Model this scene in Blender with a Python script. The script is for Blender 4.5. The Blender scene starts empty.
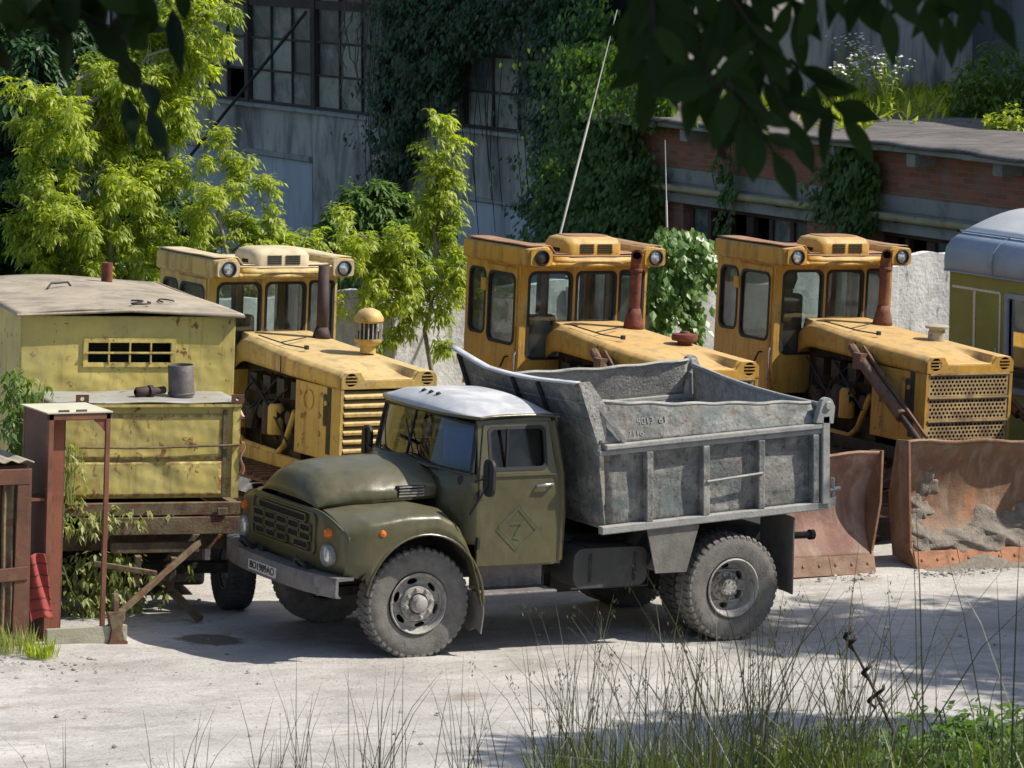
import bpy, math, random
import numpy as np
from math import sin, cos, pi, radians, sqrt
from mathutils import Vector, Matrix
from mathutils.geometry import tessellate_polygon
random.seed(7); rng = np.random.default_rng(7)
S = bpy.context.scene; COL = S.collection

# ------------------------------------------------------------ camera
CAM = np.array([-14.5726, -28.332, 6.8141]); YAW, PITCH, FPX = .5179, .1382, 3500.
FW = np.array([sin(YAW)*cos(PITCH), cos(YAW)*cos(PITCH), -sin(PITCH)])
RT = np.array([cos(YAW), -sin(YAW), 0.]); UPV = np.cross(RT, FW)
cam = bpy.data.cameras.new('camera'); co = bpy.data.objects.new('camera', cam); COL.objects.link(co)
co.matrix_world = Matrix(((RT[0], UPV[0], -FW[0], CAM[0]), (RT[1], UPV[1], -FW[1], CAM[1]), (RT[2], UPV[2], -FW[2], CAM[2]), (0, 0, 0, 1)))
cam.sensor_width = 36; cam.lens = 36*FPX/1024; cam.clip_end = 2000; cam.clip_start = .1
cam.dof.use_dof = True; cam.dof.focus_distance = 32; cam.dof.aperture_fstop = 13
S.camera = co
# ------------------------------------------------------------ light
SUN_EL = radians(46); SUN_H = np.array([.90, -.436])           # horizontal direction towards the sun
w = bpy.data.worlds.new('World'); S.world = w; w.use_nodes = True
nt = w.node_tree; sky = nt.nodes.new('ShaderNodeTexSky'); sky.sky_type = 'NISHITA'; sky.sun_disc = False
sky.sun_elevation = SUN_EL; sky.sun_rotation = math.atan2(SUN_H[0], SUN_H[1]); sky.dust_density = 1.5
nt.links.new(sky.outputs[0], nt.nodes['Background'].inputs[0]); nt.nodes['Background'].inputs[1].default_value = .11
sl = bpy.data.lights.new('sun', 'SUN'); sl.energy = 5.0; sl.angle = radians(.5); sl.color = (1, .93, .82)
so = bpy.data.objects.new('sun', sl); COL.objects.link(so)
so.rotation_euler = Vector((SUN_H[0]*cos(SUN_EL), SUN_H[1]*cos(SUN_EL), sin(SUN_EL))).to_track_quat('Z', 'Y').to_euler()
S.view_settings.view_transform = 'Standard'; S.view_settings.look = 'None'; S.view_settings.exposure = .33; S.view_settings.gamma = 1

# ------------------------------------------------------------ helpers
K = .048                                                        # the yard falls towards +x
def ray(px, py): return FW + RT*(px-512)/FPX + UPV*(384-py)/FPX
def aty(px, py, y): d = ray(px, py); return CAM + d*(y-CAM[1])/d[1]
def atx(px, py, x): d = ray(px, py); return CAM + d*(x-CAM[0])/d[0]
def gz0(x): return -K*np.clip(x, -7, 13)
def gz(x, y):
    x = np.asarray(x, float); y = np.asarray(y, float)
    D = (x-CAM[0])*sin(YAW)+(y-CAM[1])*cos(YAW)
    lat = (x-CAM[0])*cos(YAW)-(y-CAM[1])*sin(YAW)
    b = np.clip((26.0-D)*.235, -3, 5.0); b = b + np.clip(lat*.03, -.15, .25)*(D > 8)
    g = gz0(x); h = b-g
    s = .35
    return g + s*np.log1p(np.exp(np.clip(h/s, -30, 30))) - 0
def ground(px, py):
    d = ray(px, py); t = (-K*CAM[0]-CAM[2])/(d[2]+K*d[0]); return CAM+t*d

class MB:
    def __init__(s): s.v = []; s.f = []; s.T = None
    def add(s, vs, fs):
        n = len(s.v)
        if s.T is not None: vs = [tuple(s.T @ Vector(v)) for v in vs]
        s.v += [tuple(v) for v in vs]; s.f += [tuple(i+n for i in f) for f in fs]; return s
    def box(s, a, b):
        x0, y0, z0 = [min(p, q) for p, q in zip(a, b)]; x1, y1, z1 = [max(p, q) for p, q in zip(a, b)]
        return s.add([(x0,y0,z0),(x1,y0,z0),(x1,y1,z0),(x0,y1,z0),(x0,y0,z1),(x1,y0,z1),(x1,y1,z1),(x0,y1,z1)],
                     [(3,2,1,0),(4,5,6,7),(0,1,5,4),(1,2,6,5),(2,3,7,6),(3,0,4,7)])
    def bar(s, p, q, w, h, up=(0, 0, 1)):                        # box beam from p to q
        p = Vector(p); q = Vector(q); d = (q-p).normalized(); u = Vector(up)
        if abs(d.dot(u)) > .95: u = Vector((0, 1, 0)) if abs(d.y) < .9 else Vector((1, 0, 0))
        a = d.cross(u).normalized()*w/2; b = a.cross(d).normalized()*h/2
        vs = [r+i*a+j*b for r in (p, q) for i, j in ((-1,-1),(1,-1),(1,1),(-1,1))]
        return s.add(vs, [(0,1,2,3),(7,6,5,4),(0,4,5,1),(1,5,6,2),(2,6,7,3),(3,7,4,0)])
    def tube(s, pts, r, n=8, caps=True):
        pts = [Vector(p) for p in pts]; m = len(pts); rs = [float(q) for q in r] if isinstance(r, (list, tuple)) else [float(r)]*m
        vs = []; fs = []; ref = None
        for i, p in enumerate(pts):
            d = (pts[min(i+1, m-1)]-pts[max(i-1, 0)]).normalized()
            if ref is None: ref = Vector((0, 0, 1)) if abs(d.z) < .9 else Vector((1, 0, 0))
            a = d.cross(ref).normalized(); b = a.cross(d).normalized(); ref = b
            for k in range(n):
                t = 2*pi*k/n; vs.append(p+rs[i]*(cos(t)*a+sin(t)*b))
        for i in range(m-1):
            for k in range(n):
                k2 = (k+1) % n; fs.append((i*n+k, i*n+k2, (i+1)*n+k2, (i+1)*n+k))
        if caps: fs += [tuple(range(n))[::-1], tuple((m-1)*n+k for k in range(n))]
        return s.add(vs, fs)
    def lathe(s, prof, c, ax, n=32, closed=False):               # prof (r, h) along axis ax from c
        ax = Vector(ax).normalized(); u = Vector((0, 0, 1)) if abs(ax.z) < .9 else Vector((1, 0, 0))
        a = ax.cross(u).normalized(); b = ax.cross(a); c = Vector(c); vs = []; fs = []
        for r, h in prof:
            for k in range(n):
                t = 2*pi*k/n; vs.append(c+ax*h+r*(cos(t)*a+sin(t)*b))
        m = len(prof)
        for i in range(m if closed else m-1):
            for k in range(n):
                k2 = (k+1) % n; j = (i+1) % m; fs.append((i*n+k, i*n+k2, j*n+k2, j*n+k))
        return s.add(vs, fs)
    def grid(s, fn, nu, nv, flip=False):
        vs = [fn(i/nu, j/nv) for i in range(nu+1) for j in range(nv+1)]; fs = []
        for i in range(nu):
            for j in range(nv):
                a = i*(nv+1)+j; f = (a, a+nv+1, a+nv+2, a+1); fs.append(f[::-1] if flip else f)
        return s.add(vs, fs)
    def panel(s, loops, mp, t):                                  # holed plate; mp(u, v, w) -> xyz
        flat = [p for l in loops for p in l]; n = len(flat)
        tris = tessellate_polygon([[Vector((p[0], p[1], 0)) for p in l] for l in loops])
        vs = [mp(p[0], p[1], 0) for p in flat]+[mp(p[0], p[1], t) for p in flat]
        fs = [tuple(q) for q in tris]+[tuple(i+n for i in q)[::-1] for q in tris]; o = 0
        for l in loops:
            m = len(l)
            for i in range(m): j = (i+1) % m; fs.append((o+i, o+j, o+j+n, o+i+n))
            o += m
        return s.add(vs, fs)
    def build(s, name, m, parent=None, smooth=None, bevel=0, solid=0, label=None, subsurf=0):
        me = bpy.data.meshes.new(name); me.from_pydata(s.v, [], s.f)
        import bmesh as bmm
        b = bmm.new(); b.from_mesh(me); bmm.ops.recalc_face_normals(b, faces=b.faces); b.to_mesh(me); b.free()
        me.materials.append(m)
        if smooth is not None:
            me.polygons.foreach_set('use_smooth', [True]*len(me.polygons)); me.set_sharp_from_angle(angle=radians(smooth))
        o = bpy.data.objects.new(name, me); COL.objects.link(o)
        if parent: o.parent = parent
        if solid: q = o.modifiers.new('t', 'SOLIDIFY'); q.thickness = solid; q.offset = 0
        if bevel: q = o.modifiers.new('b', 'BEVEL'); q.width = bevel; q.segments = 2; q.limit_method = 'ANGLE'; q.angle_limit = radians(40)
        if label: o['label'] = label
        return o
def tag(o, label=None, cat=None, group=None, kind=None):
    if label: o['label'] = label
    if cat: o['category'] = cat
    if group: o['group'] = group
    if kind: o['kind'] = kind
    return o
def empty(name, loc, rz=0, tilt=True, **kw):
    o = bpy.data.objects.new(name, None); COL.objects.link(o); o.empty_display_size = .2
    o.matrix_world = Matrix.Translation(loc) @ Matrix.Rotation(K if tilt else 0, 4, 'Y') @ Matrix.Rotation(rz, 4, 'Z')
    return tag(o, **kw)
def yard(name, x, y, rz=0, **kw): return empty(name, (x, y, -K*x), rz, **kw)
def rr(x0, y0, x1, y1, r, n=4):
    out = []
    for cx, cy, a in ((x1-r, y1-r, 0), (x0+r, y1-r, 90), (x0+r, y0+r, 180), (x1-r, y0+r, 270)):
        for i in range(n+1): t = radians(a+90*i/n); out.append((cx+r*cos(t), cy+r*sin(t)))
    return out
def rect(x0, y0, x1, y1): return [(x0, y0), (x1, y0), (x1, y1), (x0, y1)]
def grow(l, d):
    cx = sum(p[0] for p in l)/len(l); cy = sum(p[1] for p in l)/len(l)
    hx = max(abs(p[0]-cx) for p in l); hy = max(abs(p[1]-cy) for p in l)
    return [(cx+(p[0]-cx)*(hx+d)/hx, cy+(p[1]-cy)*(hy+d)/hy) for p in l]
XZ = lambda y: (lambda u, v, t: (u, y+t, v))                     # plate facing -y, thick towards +y
YZ = lambda x: (lambda u, v, t: (x+t, u, v))
XY = lambda z: (lambda u, v, t: (u, v, z+t))

# ------------------------------------------------------------ materials
def N(nt, t, **kw):
    n = nt.nodes.new(t)
    for k, v in kw.items():
        if k in n.inputs.keys(): n.inputs[k].default_value = v
        else: setattr(n, k, v)
    return n
def mat(name, col, rough=.7, metal=0., var=.2, vscale=3., layers=(), bump=.0, bscale=40., spec=.5, dust=None, coat=0, edge=None, dent=0):
    m = bpy.data.materials.new(name); m.use_nodes = True; t = m.node_tree; L = t.links.new
    P = t.nodes['Principled BSDF']; P.inputs['Roughness'].default_value = rough; P.inputs['Metallic'].default_value = metal
    P.inputs['Specular IOR Level'].default_value = spec; P.inputs['Coat Weight'].default_value = coat; P.inputs['Coat Roughness'].default_value = .25
    tc = N(t, 'ShaderNodeTexCoord')
    def noise(scale, detail=6, seed=0, dist=0, rgh=.6):
        mp = N(t, 'ShaderNodeMapping'); L(tc.outputs['Object'], mp.inputs[0])
        sc = scale if isinstance(scale, tuple) else (scale,)*3
        mp.inputs['Scale'].default_value = sc; mp.inputs['Location'].default_value = (seed*3.7, seed*1.3, seed*7.1)
        n = N(t, 'ShaderNodeTexNoise', Scale=1., Detail=detail, Roughness=rgh, Distortion=dist); L(mp.outputs[0], n.inputs['Vector']); return n.outputs['Fac']
    def ramp(x, lo, hi, a=0., b=1.):
        r = N(t, 'ShaderNodeMapRange'); r.clamp = True
        for i, v in zip(('From Min', 'From Max', 'To Min', 'To Max'), (lo, hi, a, b)): r.inputs[i].default_value = v
        L(x, r.inputs['Value']); return r.outputs[0]
    def mix(f, a, b):
        x = N(t, 'ShaderNodeMix', data_type='RGBA')
        if isinstance(f, float): x.inputs[0].default_value = f
        else: L(f, x.inputs[0])
        for sck, v in ((x.inputs[6], a), (x.inputs[7], b)):
            if isinstance(v, tuple): sck.default_value = (*v, 1)
            else: L(v, sck)
        return x.outputs[2]
    c = tuple(col)
    f = ramp(noise(vscale, 8, 1), .3, .7)
    c = mix(f, tuple(v*(1-var) for v in col), tuple(min(1, v*(1+var)) for v in col))
    rg = None
    for i, l in enumerate(layers):                               # (colour, scale, lo, hi, amount)
        f = ramp(noise(l[1], 9, i+5, .4, .68), l[2], l[3], 0, l[4]); c = mix(f, c, tuple(l[0]))
        if i == 0:
            rr_ = N(t, 'ShaderNodeMapRange'); L(f, rr_.inputs['Value']); rr_.inputs['To Min'].default_value = rough; rr_.inputs['To Max'].default_value = .9; rg = rr_.outputs[0]
    if dust:                                                     # settled dust: (colour, amount)
        g = N(t, 'ShaderNodeNewGeometry'); sx = N(t, 'ShaderNodeSeparateXYZ'); L(g.outputs['Normal'], sx.inputs[0])
        u = ramp(sx.outputs[2], .45, .95, 0, dust[1]); nz = ramp(noise(2.2, 8, 9), .25, .7, .45, 1)
        mm = N(t, 'ShaderNodeMath', operation='MULTIPLY'); L(u, mm.inputs[0]); L(nz, mm.inputs[1]); c = mix(mm.outputs[0], c, tuple(dust[0]))
        r2 = N(t, 'ShaderNodeMix'); L(mm.outputs[0], r2.inputs[0]); r2.inputs[3].default_value = .85
        if rg: L(rg, r2.inputs[2])
        else: r2.inputs[2].default_value = rough
        rg = r2.outputs[0]
    if edge:                                                     # worn arrises: (colour, radius, amount)
        bv = N(t, 'ShaderNodeBevel'); bv.samples = 4; bv.inputs['Radius'].default_value = edge[1]; g2 = N(t, 'ShaderNodeNewGeometry')
        dt = N(t, 'ShaderNodeVectorMath', operation='DOT_PRODUCT'); L(bv.outputs[0], dt.inputs[0]); L(g2.outputs['Normal'], dt.inputs[1])
        ef = ramp(dt.outputs['Value'], .80, .985, edge[2], 0); en = ramp(noise(13, 8, 31, 0, .7), .42, .58)
        em = N(t, 'ShaderNodeMath', operation='MULTIPLY'); L(ef, em.inputs[0]); L(en, em.inputs[1]); c = mix(em.outputs[0], c, tuple(edge[0]))
    L(c, P.inputs['Base Color'])
    if rg: L(rg, P.inputs['Roughness'])
    if bump:
        b = N(t, 'ShaderNodeBump', Strength=min(1., bump), Distance=.02); L(noise(bscale, 6, 3), b.inputs['Height']); L(b.outputs[0], P.inputs['Normal'])
        if dent: b2 = N(t, 'ShaderNodeBump', Strength=1., Distance=dent); L(noise(2.6, 2, 17), b2.inputs['Height']); L(b2.outputs[0], b.inputs['Normal'])
    m['o'] = 1
    return m
RUST = (.13, .045, .022); RUSTD = (.06, .028, .018)
def yellow(name, col, fade, am):
    return mat(name, col, .5, var=.16, vscale=1.6, spec=.4, bump=.12, bscale=25, dust=((.50, .40, .25), .55), edge=((.12, .055, .03), .03, .75), dent=.03,
      layers=[(RUST, 7., .62, .66, .9), (fade, (1.2, 1.2, 2.5), .42, .66, am), ((.19, .11, .045), (6, 6, 1.0), .49, .64, .65), ((.26, .13, .055), 2.2, .56, .68, .5), ((.03, .022, .015), 22., .64, .68, .8)])
M = {}
M['yelA'] = yellow('pale_yellow_paint', (.56, .385, .105), (.55, .43, .19), .6)
M['yelB'] = yellow('orange_yellow_paint', (.60, .325, .042), (.54, .37, .12), .7)
M['yelC'] = yellow('amber_paint', (.58, .315, .045), (.52, .35, .11), .65)
M['roofA'] = mat('faded_cream_roof', (.55, .46, .30), .7, var=.15, layers=[((.25, .17, .11), 3., .5, .68, .6), (RUST, 9, .66, .7, .5)], bump=.1)
M['roofB'] = mat('rusty_roof', (.30, .17, .10), .75, var=.25, layers=[((.48, .30, .12), 4., .55, .68, .6)], bump=.2)
M['oldred'] = mat('red_brown_rust', (.16, .055, .030), .8, var=.35, layers=[((.24, .12, .06), 5., .5, .65, .5), ((.05, .03, .025), 11, .58, .66, .7)], bump=.3)
M['exh'] = mat('rusty_pipe', (.17, .045, .025), .8, var=.4, vscale=8, layers=[((.05, .03, .025), 8., .5, .6, .7)], bump=.3)
M['exhdark'] = mat('dark_pipe', (.05, .03, .028), .75, var=.4, vscale=8, bump=.3)
M['rub'] = mat('seal_rubber', (.02, .02, .022), .7)
M['dark'] = mat('oily_metal', (.035, .028, .022), .65, var=.5, vscale=6, layers=[((.13, .08, .045), 9, .55, .68, .8)], bump=.3)
M['black'] = mat('hollow_black', (.012, .011, .011), .9)  # black painted for the shade in slots, holes and interiors; also the radiator
M['track'] = mat('track_steel', (.16, .085, .055), .75, var=.3, vscale=8, layers=[((.07, .045, .035), 7, .5, .6, .7), ((.25, .19, .14), 4, .55, .7, .6)], bump=.5, bscale=30)
M['blade'] = mat('blade_steel', (.185, .105, .062), .62, var=.3, vscale=2.5, layers=[((.32, .24, .18), (6, 6, .8), .48, .62, .6), ((.14, .055, .03), 3., .5, .66, .7), ((.33, .13, .045), (3, 3, 3), .56, .68, .7)], bump=.35, dent=.04, edge=((.36, .15, .06), .05, .7))
M['edge'] = mat('cutting_edge_rust', (.30, .12, .05), .6, var=.3, vscale=4, layers=[((.16, .08, .05), 6, .5, .65, .7)], bump=.3)
M['mud'] = mat('dried_mud', (.21, .185, .155), .95, var=.3, vscale=14, bump=1., bscale=50)
M['green'] = mat('olive_paint', (.084, .076, .034), .28, var=.18, vscale=1.5, spec=.5, coat=.2, bump=.10, bscale=30, dent=.022, edge=((.20, .18, .12), .015, .5), dust=((.17, .17, .14), .22),
   layers=[((.12, .112, .065), (2.5, 2.5, 3), .5, .75, .45), ((.04, .05, .035), 6., .58, .66, .5), ((.17, .155, .105), (7, 7, 1.3), .52, .72, .4), ((.12, .06, .03), 26., .68, .72, .7)])
M['cabroof'] = mat('dusty_cab_roof', (.44, .45, .47), .4, var=.12, vscale=5, layers=[((.60, .61, .62), 3, .45, .65, .7), ((.16, .16, .14), 30, .66, .7, .7)], bump=.12, bscale=60)
M['dump'] = mat('dusty_dump_steel', (.19, .188, .175), .8, var=.3, vscale=3, layers=[((.10, .135, .14), (3, 3, 2.), .46, .60, .8), ((.40, .39, .36), (2.4, 2.4, 4), .50, .64, .65), ((.11, .062, .045), 17., .54, .62, .8), ((.07, .07, .07), (15, 15, 2.2), .56, .66, .6), ((.45, .45, .43), (34, 34, 3), .64, .70, .6)], bump=.5, bscale=26, edge=((.46, .45, .42), .03, .8), dent=.05)
M['dumpin'] = mat('gravel_scoured_steel', (.33, .32, .30), .85, var=.3, vscale=9, layers=[((.50, .49, .46), 20, .5, .62, .7), ((.14, .13, .12), 26, .56, .66, .7)], bump=.8, bscale=34)
M['dumprail'] = mat('dusty_rail', (.31, .31, .295), .75, var=.2, vscale=6, layers=[((.16, .17, .17), 10, .55, .68, .7)], bump=.3)
M['bumper'] = mat('scuffed_bumper', (.17, .16, .155), .55, metal=.1, var=.3, vscale=7, layers=[((.16, .065, .045), 5., .56, .66, .7), ((.32, .31, .32), 9, .5, .7, .5)], bump=.3)
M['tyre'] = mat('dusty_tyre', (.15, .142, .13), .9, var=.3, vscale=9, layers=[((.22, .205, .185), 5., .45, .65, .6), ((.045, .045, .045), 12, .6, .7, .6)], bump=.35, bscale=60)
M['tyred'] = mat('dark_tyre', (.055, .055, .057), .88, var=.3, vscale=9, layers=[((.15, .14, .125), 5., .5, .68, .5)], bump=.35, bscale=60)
M['rim'] = mat('dusty_rim', (.34, .325, .30), .65, metal=.1, var=.25, vscale=12, layers=[((.15, .11, .09), 12, .52, .66, .7), ((.42, .40, .37), 7, .5, .66, .4)], bump=.3)
M['chas'] = mat('chassis_grime', (.03, .028, .026), .85, var=.4, vscale=6, layers=[((.13, .12, .105), 5, .55, .7, .6)], bump=.3)
M['flap'] = mat('dusty_flap', (.17, .16, .145), .9, var=.3, vscale=5, bump=.3)
M['chrome'] = mat('bare_metal', (.55, .55, .55), .35, metal=.8)
M['lens'] = mat('lamp_glass', (.62, .66, .70), .12, metal=.55, var=.25, vscale=25, spec=.9)
M['lensdead'] = mat('dead_lamp', (.05, .04, .035), .3)
M['orange'] = mat('orange_lens', (.70, .16, .02), .25, var=.1)
M['plate'] = mat('number_plate', (.62, .62, .60), .5, var=.12, vscale=30)
M['ink'] = mat('plate_ink', (.02, .02, .02), .6)
M['chalk'] = mat('chalk', (.36, .37, .36), .9)
M['turq'] = mat('turquoise_mark', (.07, .115, .08), .6, var=.3, vscale=20)
M['wagon'] = mat('wagon_yellow', (.56, .455, .13), .62, var=.16, vscale=1.4, layers=[((.16, .045, .028), (9, 9, 7), .59, .64, .9), ((.40, .355, .15), (2, 2, 3), .45, .65, .6), ((.17, .15, .07), (9, 9, 1.2), .6, .72, .6), ((.52, .49, .24), 5, .6, .7, .5), ((.20, .12, .05), (7, 7, .9), .56, .68, .5)], bump=.15, bscale=9, edge=((.17, .07, .035), .035, .8), dent=.05)
M['wagroof'] = mat('tarred_wagon_roof', (.34, .29, .215), .85, var=.2, vscale=2, layers=[((.17, .14, .13), 2.2, .48, .62, .7), ((.46, .43, .33), 3.1, .55, .68, .6)], bump=.25, bscale=30)
M['wagframe'] = mat('wagon_frame', (.15, .115, .065), .8, var=.35, vscale=5, layers=[(RUST, 7, .5, .6, .8), ((.06, .05, .04), 6, .52, .62, .7)], bump=.3)
M['redox'] = mat('red_oxide', (.225, .075, .04), .65, var=.2, vscale=3, layers=[((.10, .05, .045), 4, .5, .66, .7), ((.27, .25, .20), (3, 3, 2), .64, .72, .7)], bump=.15)
M['redoxd'] = mat('brown_frame', (.125, .054, .032), .7, var=.3, vscale=4, layers=[((.20, .10, .055), 8, .55, .65, .6)], bump=.15)
M['cream'] = mat('cream_sheet', (.52, .50, .38), .8, var=.1, layers=[((.30, .27, .20), 5, .6, .7, .5)])
M['board'] = mat('old_board', (.36, .35, .26), .9, var=.2, vscale=(1), layers=[((.20, .19, .13), (4, 20, 20), .5, .65, .6)], bump=.3)
M['drum'] = mat('galvanised_can', (.15, .13, .125), .7, metal=.2, var=.3, vscale=12, layers=[((.27, .25, .22), 9, .55, .68, .6)], bump=.2)
M['tgreen'] = mat('trailer_green', (.235, .255, .055), .6, var=.12, vscale=2, layers=[((.20, .08, .03), 4, .66, .71, .8), ((.28, .32, .12), 3, .5, .7, .4)], bump=.08)
M['tblue'] = mat('trailer_blue_roof', (.26, .33, .43), .5, var=.15, vscale=3, layers=[((.40, .45, .50), 4, .5, .68, .5), ((.16, .18, .2), 11, .64, .7, .5)], bump=.1)
M['twhite'] = mat('trailer_roof_top', (.80, .80, .78), .7, var=.12)
M['wpaint'] = mat('white_line_paint', (.62, .66, .64), .7, var=.2, vscale=30)
M['leather'] = mat('black_seat', (.022, .02, .022), .55, var=.4)
M['cloth'] = mat('dirty_cloth', (.38, .35, .30), .9, var=.2, vscale=6)
M['orangebox'] = mat('orange_tarp', (.50, .20, .03), .8, var=.3, vscale=8, bump=.5)
M['redcloth'] = mat('red_cloth', (.28, .05, .04), .9, var=.2, vscale=9)
M['wood'] = mat('weathered_wood', (.16, .12, .085), .9, var=.3, bump=.3)
M['bark'] = mat('grey_bark', (.30, .27, .22), .9, var=.3, vscale=12, layers=[((.32, .28, .23), 9, .55, .68, .5)], bump=.6, bscale=50)
M['barkd'] = mat('dark_bark', (.045, .032, .025), .9, var=.3, vscale=12, bump=.5)
M['conc'] = mat('stained_concrete', (.42, .405, .375), .9, var=.2, vscale=.5, layers=[((.10, .10, .105), (2.5, 1.2, .35), .46, .62, .85), ((.38, .38, .37), (1.4, 1.4, .5), .55, .7, .5), ((.09, .085, .08), (6, 3, .7), .6, .72, .6)], bump=.4, bscale=9)
M['concwash'] = mat('blue_grey_panel', (.44, .48, .53), .9, var=.1, vscale=.7, layers=[((.19, .20, .22), (2, 2, .4), .5, .68, .6)], bump=.2)
M['ledge'] = mat('concrete_beam', (.33, .33, .31), .9, var=.15, vscale=1.5, layers=[((.18, .17, .15), (3, 3, 3), .5, .65, .7)], bump=.4)
M['fence'] = mat('whitewashed_concrete', (.64, .64, .63), .9, var=.1, vscale=2, layers=[((.42, .41, .40), (5, 5, 1.6), .50, .66, .8), ((.20, .195, .18), (7, 7, 1.6), .57, .66, .8), ((.80, .80, .79), 7, .48, .58, .6)], bump=.55, bscale=22)
M['winf'] = mat('rusty_window_steel', (.05, .04, .035), .85, var=.4, layers=[((.11, .055, .04), 5, .5, .65, .6)])
M['winw'] = mat('brown_window_wood', (.10, .05, .04), .8, var=.3)
M['pipe'] = mat('ochre_pipe', (.42, .35, .20), .7, var=.2, layers=[((.24, .15, .09), (6, 2, 6), .52, .64, .7)], bump=.2)
M['tar'] = mat('tar_roof', (.12, .11, .105), .9, var=.35, vscale=.8, layers=[((.22, .20, .19), (1, 3, 1), .5, .66, .7), ((.05, .045, .045), 3, .58, .64, .8)], bump=.9, bscale=5)
M['white'] = mat('white_enamel', (.75, .75, .72), .5)
M['stone'] = mat('stone', (.36, .34, .31), .95, var=.35, vscale=7, bump=.5)
M['antenna'] = mat('pale_pole', (.62, .58, .54), .5, var=.1)

def brick_mat():
    m = bpy.data.materials.new('brick'); m.use_nodes = True; t = m.node_tree; L = t.links.new; P = t.nodes['Principled BSDF']
    tc = N(t, 'ShaderNodeTexCoord'); sp = N(t, 'ShaderNodeSeparateXYZ'); cb = N(t, 'ShaderNodeCombineXYZ')
    L(tc.outputs['Object'], sp.inputs[0]); L(sp.outputs[1], cb.inputs[0]); L(sp.outputs[2], cb.inputs[1])
    nz = N(t, 'ShaderNodeTexNoise', Scale=9., Detail=3.); L(tc.outputs['Object'], nz.inputs['Vector'])
    va = N(t, 'ShaderNodeVectorMath', operation='MULTIPLY_ADD'); L(nz.outputs['Color'], va.inputs[0]); va.inputs[1].default_value = (.025,)*3; L(cb.outputs[0], va.inputs[2])
    b = N(t, 'ShaderNodeTexBrick', Scale=1.); L(va.outputs[0], b.inputs['Vector'])
    b.inputs['Brick Width'].default_value = .26; b.inputs['Row Height'].default_value = .085; b.inputs['Mortar Size'].default_value = .009; b.inputs['Bias'].default_value = 0
    b.inputs['Color1'].default_value = (.47, .155, .085, 1); b.inputs['Color2'].default_value = (.30, .105, .06, 1); b.inputs['Mortar'].default_value = (.24, .215, .19, 1)
    n2 = N(t, 'ShaderNodeTexNoise', Scale=2.2, Detail=8., Roughness=.7); L(tc.outputs['Object'], n2.inputs['Vector'])
    r = N(t, 'ShaderNodeMapRange'); L(n2.outputs['Fac'], r.inputs[0]); r.inputs[1].default_value = .5; r.inputs[2].default_value = .66; r.inputs[4].default_value = .7
    mx = N(t, 'ShaderNodeMix', data_type='RGBA'); L(r.outputs[0], mx.inputs[0]); L(b.outputs['Color'], mx.inputs[6]); mx.inputs[7].default_value = (.26, .22, .18, 1)
    L(mx.outputs[2], P.inputs['Base Color']); P.inputs['Roughness'].default_value = .92
    ad = N(t, 'ShaderNodeMath', operation='MULTIPLY_ADD'); L(b.outputs['Fac'], ad.inputs[0]); ad.inputs[1].default_value = -1.; L(n2.outputs['Fac'], ad.inputs[2])
    bp = N(t, 'ShaderNodeBump', Strength=.8, Distance=.03); L(ad.outputs[0], bp.inputs['Height']); L(bp.outputs[0], P.inputs['Normal'])
    return m
M['brick'] = brick_mat()
def glass(name, refl, tint, dirt, rough=.03):
    m = bpy.data.materials.new(name); m.use_nodes = True; t = m.node_tree; L = t.links.new; t.nodes.remove(t.nodes['Principled BSDF']); out = t.nodes['Material Output']
    tr = N(t, 'ShaderNodeBsdfTransparent'); tr.inputs[0].default_value = (*tint, 1)
    gl = N(t, 'ShaderNodeBsdfGlossy'); gl.inputs['Roughness'].default_value = rough
    df = N(t, 'ShaderNodeBsdfDiffuse'); df.inputs[0].default_value = (.42, .41, .37, 1)
    lw = N(t, 'ShaderNodeFresnel'); lw.inputs[0].default_value = 1.5
    a = N(t, 'ShaderNodeMath', operation='MULTIPLY_ADD'); a.use_clamp = True; L(lw.outputs[0], a.inputs[0]); a.inputs[1].default_value = .9; a.inputs[2].default_value = refl
    m1 = N(t, 'ShaderNodeMixShader'); L(a.outputs[0], m1.inputs[0]); L(tr.outputs[0], m1.inputs[1]); L(gl.outputs[0], m1.inputs[2])
    tc = N(t, 'ShaderNodeTexCoord'); nz = N(t, 'ShaderNodeTexNoise', Scale=4., Detail=8.); L(tc.outputs['Object'], nz.inputs['Vector'])
    r = N(t, 'ShaderNodeMapRange'); L(nz.outputs['Fac'], r.inputs[0]); r.inputs[1].default_value = .35; r.inputs[2].default_value = .75; r.inputs[3].default_value = dirt*.4; r.inputs[4].default_value = dirt*1.6
    m2 = N(t, 'ShaderNodeMixShader'); L(r.outputs[0], m2.inputs[0]); L(m1.outputs[0], m2.inputs[1]); L(df.outputs[0], m2.inputs[2]); L(m2.outputs[0], out.inputs[0]); return m
M['glass'] = glass('dusty_window_glass', .02, (.85, .91, .90), .07)
M['wshield'] = glass('windscreen_glass', .05, (.7, .76, .76), .02)
M['cabglass'] = glass('dark_side_glass', .0, (.22, .25, .25), .025)
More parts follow.
